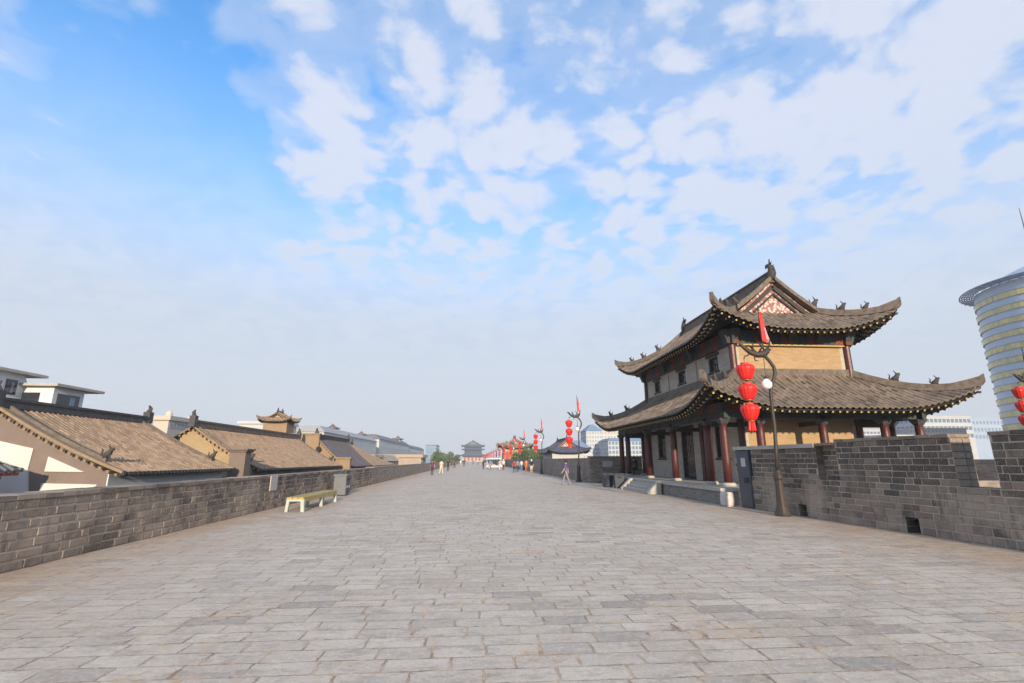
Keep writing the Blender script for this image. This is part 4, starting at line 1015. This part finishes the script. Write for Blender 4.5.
# white hotel with Chinese roofs on the left
far_block('long white hotel wing with a grey band roof, topped by two tiny pavilions',-60,-36,121,186,8.2,'far_white','far_glass','E',8,2,2.0,.3,.35,roof='far_band',roof_h=1.6)
for px,lb in ((333,'left one of two tiny dark pavilions on the white hotel roof'),(362,'right one of two tiny dark pavilions on the white hotel roof')):
    q = atX(px,427,-42); pavilion('roof_kiosk',lb,q[0],q[1],1.6,1.6,.9,.9,9.5,10.6,1.1,1.6,'far_white','tile_far',.5,lift=.3,pitch=.6,zground=9.2)
far_block('white hotel block with dark mansard roof, right of the grey band roof wing',-62,-37,196,285,9.6,'far_white','far_glass','E',10,2,1.,.3,.4,roof='far_roof_grey',roof_h=2.)
q = atX(398,441,-40); pavilion('roof_kiosk','tiny dark kiosk on the mansard roofed white hotel block',q[0],q[1],2.2,3.4,1.5,2.6,10,12.0,1.3,2.2,'far_white','tile_far',.8,lift=.5,pitch=.8,zground=11.)
far_block('low white wing stepping down from the hotel towards the far gate',-60,-38,292,380,9.,'far_white','far_glass','E',8,2,1.,.3,.4,roof='far_roof_grey',roof_h=1.6)
far_block('dark blue roofed block above the left trees near the vanishing point',-38,-30,395,430,13.,'far_roof_blue','far_glass','SE',4,4,2.,.5,.5)
for (a,b,y0,y1,z,lb) in ((-34,-22,118,150,2.8,'low pink tan roofed range in front of the white hotel wing'),(-33,-21,158,215,3.2,'low tan roofed range in front of the mansard roofed hotel block')):
    far_block(lb,a,b,y0,y1,z-1.4,'far_tan','far_glass','SE',5,1,-2,.4,.4,roof='far_tan',roof_h=1.6,cat='building',name='low_range')
far_block('small tan flat roofed lodge just behind the left parapet, before the trees',-12.5,-8.8,84,92,2.05,'far_tan','far_glass','SE',3,1,.9,.3,.35,name='lodge')
# domed roofs further left
for (pxa,pxb,pyt,Y,lb,mt) in ((154,169,420,62,'cream rooftop block with a small dome, between the first two tiled ridges','far_cream'),(177,186,423,66,'little white domed turret right of the cream domed block','far_white')):
    a = atY(pxa,pyt,Y); b = atY(pxb,pyt,Y); cx=(a[0]+b[0])/2; r_ = far_block(lb,a[0],b[0],Y,Y+4,a[2],mt,'far_glass','E',3,1,a[2]-1.2,.4,.5,name='domed_building')
    mb = MB(); R_ = (b[0]-a[0])*.22; mb.lathe((-(b[0]-a[0])*.25,0,a[2]-GZ+.5),[(R_,0),(R_,R_*.8),(R_*1.1,R_*.85),(R_*.95,R_*1.4),(R_*.6,R_*1.9),(R_*.1,R_*2.2),(.02,R_*2.7)],14); mb.build('dome','far_pink',r_)
q = atY(263,424,90); far_block('white flat roof just left of the small tan belvedere',q[0]-4,q[0]+3,90,98,q[2],'far_white','far_glass','SE',3,2,1,.4,.4)
q = atY(214,428,60); 
# second pavilion on the wall and the far gate
def shop(label, cx, cy, name, sc_, **k): pass
c = atY(515.5,455,152)
r_,rf = pavilion('wall_pavilion','distant yellow walled pavilion with upturned tan roof, right of the vanishing point',c[0],156,5.2,5.2,3.7,3.7,0,5.3,2.9,5.2,'yellow_brick','tile_ochre',1.1,detail=True,lift=1.,pitch=.5,zground=0.,ridge='ridge_tan')
for k in range(4):
    mb = MB(); mb.lathe((-3.6+k*2.4,-3.95-.5,0),[(.2,0),(.2,5.3)],8); mb.build('column','red_fascia',r_)
for k in range(3):
    mb = MB(); mb.box(-3.1+k*2.4,-1.7+k*2.4,-3.75,-3.71,1.3,3.9); w_ = mb.build('window','red_fascia',r_)
gx = atY(473,455,545)[0]
gt = empty('far_gate_tower',(gx,552,0),'big dark blue triple roofed gate tower closing the end of the paved way','tower')
def far_roof(A,B,D,ze,rise,lift,Dg=None,nm='roof'):
    rf = Roof(0,0,A,B,D,lambda d: ze+rise*(.7*(d/D)+.3*(d/D)**2),lift,A*.5,lift*.4,1.,.1,4)
    if Dg: gable_roof_parts(gt, rf, Dg, D, 0, tile='tile_blue', ridgem='ridge_dark', scale=2.2, detail=False, raft=False, gable='far_roof_grey', vo=.5, name=nm)
    else: skirt_roof_parts(gt, rf, tile='tile_blue', ridgem='ridge_dark', scale=1.6, detail=False, raft=False, name=nm)
mb = MB(); mb.box(-11,11,-8,8,0.004,6.5); mb.build('lower_wall','far_cream',gt)
mb = MB(); mb.box(-9.5,9.5,-7,7,6.5,17); mb.build('upper_wall','gate_blue',gt)
for k in range(7):
    mb = MB(); mb.box(-8.6+k*2.6,-7.2+k*2.6,-7.06,-7.0,8.6,11.2); mb.build('window','glass_dark',gt)
for k in range(5):
    mb = MB(); mb.box(-9+k*4-.9+.2,-9+k*4+1.1,-8.07,-8.01,0.8,4.2); mb.build('doorway','red_fascia',gt)
far_roof(15,12,5.5,5.4,2.6,1.2,nm='lower_roof'); far_roof(12,9.5,3.0,12.2,1.4,.8,nm='middle_roof'); far_roof(12.2,9.6,9.6,15.6,5.6,1.1,5,nm='top_roof')
# slate roofed hall beyond the right wall
r_,rf = pavilion('slate_hall','slate blue roofed hall with white walls behind the brick wall, between two far lamps',15.9,89,3.5,6.5,2.7,5.6,0,2.9,2.2,3.5,'far_white','tile_blue',.8,lift=.5,pitch=.4,zground=GZ,ridge='ridge_dark')
# right hand city blocks
def b_at(label, pxa, pxb, pyt, Y, dep, wall, **k):
    a = atY(pxa,pyt,Y); b = atY(pxb,pyt,Y); return far_block(label,a[0],b[0],Y,Y+dep,(a[2]+b[2])/2,wall,**k)
b_at('pale high rise with a blue hipped top, left of the gate tower eave',586,602,431,225,12,'far_white',win='far_glass',faces='SW',nx=6,nz=8,fw=.6,fh=.55,roof='far_roof_blue',roof_h=3.2)
b_at('pinkish block rising between the blue topped tower and the gate tower eave',601,619,431,260,12,'far_pink',win='far_glass',faces='SW',nx=6,nz=8)
b_at('wide white gridded block with a blue flat top, seen left of the red columns',608,648,441,205,16,'far_white',win='glass_blue',faces='SW',nx=12,nz=4,fw=.72,fh=.7,roof='far_roof_blue',roof_h=1.3,zlow=2.)
b_at('low white block with a blue roof behind the first far lantern string',560,592,449,190,14,'far_white',win='far_glass',faces='SW',nx=10,nz=2,roof='far_roof_blue',roof_h=3.4,zlow=2.)
b_at('pale blue glazed block glimpsed between the rear columns of the gate tower',648,700,436,240,16,'tower_panel',win='far_glass',faces='SW',nx=12,nz=4,zlow=2.)
b_at('blue and white gridded block seen through the tower colonnade, right of the yellow wall',848,880,431,210,14,'far_white',win='glass_blue',faces='SW',nx=9,nz=4,fw=.65,fh=.6,zlow=8)
b_at('cream office block with rows of small windows above the battlement',916,966,429,205,16,'far_cream',win='far_glass',faces='SW',nx=14,nz=2,fw=.5,fh=.4,zlow=11)
b_at('longer white office block with blue ribbon windows behind the cream one',912,970,417,235,16,'far_white',win='glass_blue',faces='SW',nx=14,nz=3,fw=.75,fh=.5,zlow=12)
b_at('bluish grey block left of the round office tower base',964,1006,419,250,14,'tower_panel',win='far_glass',faces='SW',nx=12,nz=3,zlow=12)
b_at('low white block glimpsed between the two rightmost tower columns',884,914,436,190,10,'far_white',win='far_glass',faces='SW',nx=8,nz=2,zlow=8)

# round office tower
TX, TY, TR = 213., 152., 23.5
ot = empty('office_tower',(TX,TY,GZ),'round blue and gold banded office tower with louvred crown and mast at right edge','tower')
N = 96; ztop = 64.; nfl = 16; fh_ = (ztop-2-GZ)/nfl
mb = MB(); mb.lathe((0,0,0.02),[(TR-.4,0),(TR-.4,ztop-GZ)],N); mb.build('core','tower_panel',ot)
for k in range(nfl):
    z = 1+k*fh_
    mb = MB()
    a = [(TR*cos(2*pi*i/N),TR*sin(2*pi*i/N)) for i in range(N+1)]
    for i in range(N):
        (xa,ya),(xb,yb) = a[i],a[i+1]; f0 = .0 if True else 0
        n_ = mb.pts([(xa,ya,z),(xb,yb,z),(xb,yb,z+fh_*.42),(xa,ya,z+fh_*.42)]); mb.face((n_,n_+1,n_+2,n_+3),1)
    mb.build('window_band',['tower_panel','tower_gold'],ot,fix=False)
    mb = MB(); mb.lathe((0,0,z+fh_*.42),[(TR+.03,0),(TR+.12,.02),(TR+.12,.14),(TR+.03,.16)],N); mb.build('floor_fin','louvre',ot)
for k in range(6):
    mb = MB(); z = ztop-GZ+.15+k*.06; ri = TR-.2+k*.72; ring = []
    for rr_,zz_ in ((ri,z),(ri+.42,z-.02),(ri+.42,z+.2),(ri,z+.22)): ring.append(mb.pts([(rr_*cos(2*pi*i/N),rr_*sin(2*pi*i/N),zz_) for i in range(N)]))
    for q in range(4):
        A_,B_ = ring[q],ring[(q+1)%4]
        for i in range(N): mb.face((A_+i,A_+(i+1)%N,B_+(i+1)%N,B_+i))
    mb.build('louvre_ring','louvre',ot)
om = MB(); om.beam((TR-1.,0,-.12),(TR+3.9,0,.16),.22,.3); o0 = om.build('outrigger','louvre',ot); o0.location = (0,0,ztop-GZ)
for i in range(1,48):
    o1 = o0.copy(); col.objects.link(o1); o1.rotation_euler = (0,0,2*pi*i/48)
mb = MB(); mb.lathe((0,0,ztop-GZ),[(TR-2.5,0),(TR-5,2.5),(TR-9,5.5),(TR-14,8.),(4,11),(1.5,11.5)],N); mb.build('dome_roof','tower_panel',ot)
mb = MB(); mb.tube([(-7.5,0,ztop-GZ+8),(-7.5,0,ztop-GZ+31)],[.4,.1],8)
mb.build('mast','dark_metal',ot)

# ------------------------------------------------------------------ trees
def tree(label, x, y, ztop, rad, seed, n=2600, leaf=.22, group='trees beyond the walls', base=GZ):
    r_ = random.Random(seed); H_ = ztop-base; r = empty('tree',(x,y,base),label,'tree',group)
    mb = MB(); top = H_-rad*.9
    mb.tube([(0,0,0),(.1,.05,top*.5),(.0,.1,top),(.2,0,top+rad*.7)],[.34,.26,.18,.05],8)
    cl = []
    for k in range(7):
        a = 2*pi*k/7+r_.random(); e = r_.uniform(.45,.85)*rad; zz_ = top+r_.uniform(-.3,.7)*rad
        mb.tube([(0,.05,top*.8),(cos(a)*e*.5,sin(a)*e*.5,top*.9+.1*(zz_-top)),(cos(a)*e,sin(a)*e,zz_)],[.12,.08,.03],5)
    mb.build('trunk','bark',r)
    for k in range(17):
        a = r_.random()*2*pi; u = r_.uniform(-.75,.95); q = sqrt(max(0,1-u*u))*r_.uniform(.4,.85)
        cl.append((cos(a)*q*rad, sin(a)*q*rad, top+rad*.15+u*rad*.75, rad*r_.uniform(.26,.46), r_.uniform(-.2,.25)))
    lf = MB()
    for i in range(n):
        c_ = cl[i%len(cl)]; v = Vector((r_.gauss(0,1),r_.gauss(0,1),r_.gauss(0,1))).normalized()*c_[3]*r_.uniform(.55,1.08)
        p_ = Vector(c_[:3])+v; a = Vector((r_.gauss(0,1),r_.gauss(0,1),r_.gauss(0,1))).normalized(); b = a.cross(Vector((r_.gauss(0,1),r_.gauss(0,1),r_.gauss(0,1)))).normalized()
        s_ = leaf*r_.uniform(.6,1.3); n_ = lf.pts([p_-a*s_, p_+b*s_*.6, p_+a*s_, p_-b*s_*.6]); lf.face((n_,n_+1,n_+2,n_+3),0,min(1,max(0,.45+c_[4]+r_.gauss(0,.2))))
    lf.build('crown','leaf',r,fix=False); return r
for k,(px,py,Y,rad,lb) in enumerate(((522,452,118,3.2,'green tree behind the right wall, just right of the yellow pavilion'),(530,450,125,3.2,'tallest green tree behind the right wall, left of the slate roofed hall'),
                               (538,452,112,2.9,'green tree beside the left end of the slate roofed hall'),(545,455,108,2.4,'smallest green bush top close to the slate roofed hall'),
                               (437,453,235,5.,'leftmost round green tree beyond the left parapet, under the blue roofed block'),(446,453,255,5.,'dark green tree beside the leftmost round tree near the vanishing point'),
                               (455,456,290,5.,'furthest green tree left of the far gate tower'),(378,459,110,2.6,'dark small tree between the last tiled roof and the tan lodge'))):
    q = atY(px,py,Y); tree(lb,q[0],Y,q[2],rad,40+k,leaf=.22*rad/3)

# ------------------------------------------------------------------ people
import bmesh
def person(label, x, y, z=0., rz=0., h=1.7, top='cloth_white', legs='cloth_navy', stride=.22, hair='hair', sleeve=True, shorts=False, sit=False, armbend=0., hat=None, group=None):
    s = h/1.72; J = {}
    def j(n,p,r): J[n] = (Vector(p)*s, r*s)
    if not sit:
        st = stride
        j('pelvis',(0,0,.95),.135); j('waist',(0,-.01,1.08),.125); j('chest',(0,-.01,1.28),.15); j('upchest',(0,0,1.40),.115); j('neck',(0,.0,1.49),.055); j('head0',(0,.015,1.57),.085); j('head',(0,.02,1.64),.095); j('headt',(0,.01,1.70),.06)
        for q,sd_ in (('L',1),('R',-1)):
            f_ = st*sd_
            j('hip'+q,(.085*sd_,0,.9),.105); j('knee'+q,(.095*sd_,f_*.55+.03,.5),.065); j('ank'+q,(.1*sd_,f_-(.05 if f_<0 else 0),.09),.042); j('toe'+q,(.11*sd_,f_+.15,.04),.035)
            j('sho'+q,(.165*sd_,0,1.39),.065); j('elb'+q,(.235*sd_,-f_*.35,1.12),.043); j('wri'+q,(.24*sd_,-f_*.8+.06+armbend,.88+armbend*.8),.03); j('han'+q,(.235*sd_,-f_*.9+.09+armbend,.80+armbend*.9),.035)
    else:
        j('pelvis',(0,0,.52),.14); j('waist',(0,.0,.66),.13); j('chest',(0,.06,.86),.15); j('upchest',(0,.1,.97),.115); j('neck',(0,.13,1.06),.055); j('head0',(0,.17,1.13),.085); j('head',(0,.19,1.2),.095); j('headt',(0,.19,1.26),.06)
        for q,sd_ in (('L',1),('R',-1)):
            j('hip'+q,(.1*sd_,.04,.5),.105); j('knee'+q,(.14*sd_,.46,.52),.065); j('ank'+q,(.13*sd_,.46,.09),.045); j('toe'+q,(.14*sd_,.6,.04),.035)
            j('sho'+q,(.17*sd_,.1,.96),.065); j('elb'+q,(.23*sd_,.2,.72),.045); j('wri'+q,(.14*sd_,.4,.66),.032); j('han'+q,(.09*sd_,.46,.65),.036)
    names = list(J); E_ = [('pelvis','waist'),('waist','chest'),('chest','upchest'),('upchest','neck'),('neck','head0'),('head0','head'),('head','headt')]
    for q in 'LR': E_ += [('pelvis','hip'+q),('hip'+q,'knee'+q),('knee'+q,'ank'+q),('ank'+q,'toe'+q),('upchest','sho'+q),('sho'+q,'elb'+q),('elb'+q,'wri'+q),('wri'+q,'han'+q)]
    me = bpy.data.meshes.new('person'); me.from_pydata([tuple(J[n][0]) for n in names],[(names.index(a),names.index(b)) for a,b in E_],[])
    o = bpy.data.objects.new('body_tmp', me); col.objects.link(o)
    sk = o.modifiers.new('skin','SKIN'); me.skin_vertices or me.skin_vertices.new()
    bm = bmesh.new(); bm.from_mesh(me); ly = bm.verts.layers.skin.verify(); bm.verts.ensure_lookup_table()
    for i,n in enumerate(names): bm.verts[i][ly].radius = (J[n][1],J[n][1]*(.78 if n in ('pelvis','waist','chest','upchest') else 1)); bm.verts[i][ly].use_root = (n=='pelvis')
    bm.to_mesh(me); bm.free()
    sb = o.modifiers.new('sub','SUBSURF'); sb.levels = 1; sb.render_levels = 1
    dg = bpy.context.evaluated_depsgraph_get(); m2 = bpy.data.meshes.new_from_object(o.evaluated_get(dg)); bpy.data.objects.remove(o)
    m2.materials.clear()
    for mm in ('skin',top,legs,'cloth_black'): m2.materials.append(M(mm))
    for p_ in m2.polygons:
        c_ = p_.center/s; p_.use_smooth = True; k = 0
        if not sit:
            if c_.z < .075: k = 3
            elif abs(c_.x) > .19 and c_.z < (1.16 if sleeve else .86): k = 0
            elif c_.z < .98: k = 2 if (not shorts or c_.z > .52) else 0
            elif c_.z < 1.475: k = 1
        else:
            if c_.z < .08: k = 3
            elif c_.z < .6 and not (c_.y>.2 and abs(c_.x)<.1 and c_.z>.6): k = 2
            elif c_.z < 1.04: k = 1 if c_.y < .33 else 0
        p_.material_index = k
    o = bpy.data.objects.new('person', m2); col.objects.link(o); o.location = (x,y,z); o.rotation_euler = (0,0,rz); tag(o,label,'person',group)
    hd = J['head'][0]; mb = MB(); hm = hat or hair
    mb.lathe((hd.x,hd.y-.015*s,hd.z-.02*s),[(.1*s,-.05*s),(.112*s,.0),(.108*s,.05*s),(.08*s,.1*s),(.03*s,.122*s),(.005,.125*s)],12)
    mb.build('hair' if not hat else 'hat',hm,o,smooth=True)
    return o
def at0(px, py):
    d = ray(px,py); k = -CAMZ/d.z; return d.x*k, d.y*k
PP = [(432,475.3,'person in a maroon top and dark trousers walking by the left parapet',dict(top='cloth_maroon',legs='cloth_navy',rz=.2)),
 (441,474.6,'person in a loose cream outfit beside the one in maroon',dict(top='cloth_cream',legs='cloth_cream',rz=-.3)),
 (448,471.4,'person in dark clothes by the left parapet, right of the one in cream',dict(top='cloth_black',legs='cloth_black')),
 (454.5,468.3,'small distant person in brown and black beside the left parapet',dict(top='cloth_maroon',legs='cloth_black')),
 (460.5,467.,'small distant person in a white shirt, left of the far gate',dict(top='cloth_white',legs='cloth_khaki')),
 (464,466.8,'small distant person in navy, right of the white shirted one',dict(top='cloth_navy',legs='cloth_navy')),
 (483.3,469.6,'lone person all in black walking down the middle of the way',dict(top='cloth_black',legs='cloth_black',rz=.1)),
 (490.2,470.2,'person in a blue grey outfit left of the white buggy',dict(top='cloth_blue',legs='cloth_grey')),
 (499.5,470.6,'person in beige standing just right of the white buggy',dict(top='cloth_khaki',legs='cloth_cream',stride=.08)),
 (503.3,470.6,'person with a white top and black trousers right of the buggy',dict(top='cloth_white',legs='cloth_black',hat='cloth_white')),
 (514.3,473.2,'person in a red top and navy trousers left of the orange vest',dict(top='cloth_red',legs='cloth_navy',rz=2.9)),
 (517.6,472.4,'person in grey close behind the red topped walker',dict(top='cloth_grey',legs='cloth_navy')),
 (521.5,470.6,'person in a white shirt below the lantern row',dict(top='cloth_white',legs='cloth_blue')),
 (526.4,472.2,'person in a bright orange vest by the right wall',dict(top='cloth_orange',legs='cloth_orange')),
 (531.6,473.8,'person in a black top and cream shorts wearing a pale hat',dict(top='cloth_black',legs='cloth_cream',hat='cloth_white',shorts=True)),
 (566.5,485.,'walker in a purple top, left of the lamp by the dark bins',dict(top='cloth_purple',legs='cloth_grey',rz=1.3,stride=.26)),
 (468,464.9,'tiny figure in pink before the left side of the far gate',dict(top='cloth_pink',legs='cloth_grey')),
 (473,464.6,'tiny figure in red before the middle of the far gate',dict(top='cloth_red',legs='cloth_black')),
 (478,464.8,'tiny figure in white before the right side of the far gate',dict(top='cloth_white',legs='cloth_navy'))]
for px,py,lb,k in PP:
    x,y = at0(px,py); person(lb,x,y,h=R.uniform(1.62,1.76),**k)
person('person in black sitting on a stool under the tower gallery between red columns',11.1,33.6,.615,rz=2.2,top='cloth_black',legs='cloth_black',sit=True)
mb = MB(); mb.box(-.2,.2,-.17,.17,.40,.44); s_ = mb.build('stool','dark_timber'); s_.location = (11.1,33.6,.615-.03); s_.rotation_euler=(0,0,2.2); tag(s_,'small dark wooden stool under the person sitting in the tower gallery','stool')
mb = MB()
for a in (-.16,.16):
    for b in (-.13,.13):
        mb = MB(); mb.tube([(a,b,.03),(a*.9,b*.9,.40)],.02,6); mb.build('leg','dark_timber',s_)

# tourist buggy
bx_,by_ = at0(494.3,469.)
bg_ = empty('tourist_buggy',(bx_,by_,0),'white open sided tourist buggy parked among people in the middle distance','buggy')
mb = MB(); mb.prism([(-1.5,.35),(1.5,.35),(1.55,.75),(1.2,.85),(.9,.6),(-1.45,.6)],'y',-.7,.7); mb.build('body','white_paint',bg_)
mb = MB(); mb.box(-1.5,1.3,-.75,.75,1.85,1.95); mb.build('roof','white_paint',bg_)
for a in (-1.4,1.15):
    for b in (-.66,.66):
        mb = MB(); mb.tube([(a,b,.55),(a,b,1.86)],.03,6); mb.build('post','white_paint',bg_)
for a in (-1.,.95):
    for b in (-.66,.66):
        mb = MB(); mb.tube([(a,b-.08,.28),(a,b+.08,.28)],.28,14); wh = mb.build('wheel','tyre',bg_)
        mb = MB(); mb.tube([(a,b-.085,.28),(a,b+.085,.28)],.14,10); mb.build('rim','white_paint',wh)
for a in (-1.,-.1):
    mb = MB(); mb.box(a-.25,a+.25,-.6,.6,.6,.85); mb.box(a-.32,a-.25,-.6,.6,.6,1.3); mb.build('seat','cloth_khaki',bg_)

# ------------------------------------------------------------------ air
hv = NT('haze_air'); hv.nt.links.clear(); hv.nt.nodes.remove(hv.p)
pvn = hv.n('ShaderNodeVolumePrincipled'); pvn.inputs['Color'].default_value = (.86,.92,1.,1.); pvn.inputs['Density'].default_value = HAZE
pvn.inputs['Anisotropy'].default_value = 0.
hv.nt.links.new(pvn.outputs[0], hv.out.inputs['Volume'])
mb = MB(); mb.box(-1180,1180,-330,1380,GZ-1.4,102)
tag(mb.build('haze','haze_air'), kind='stuff')
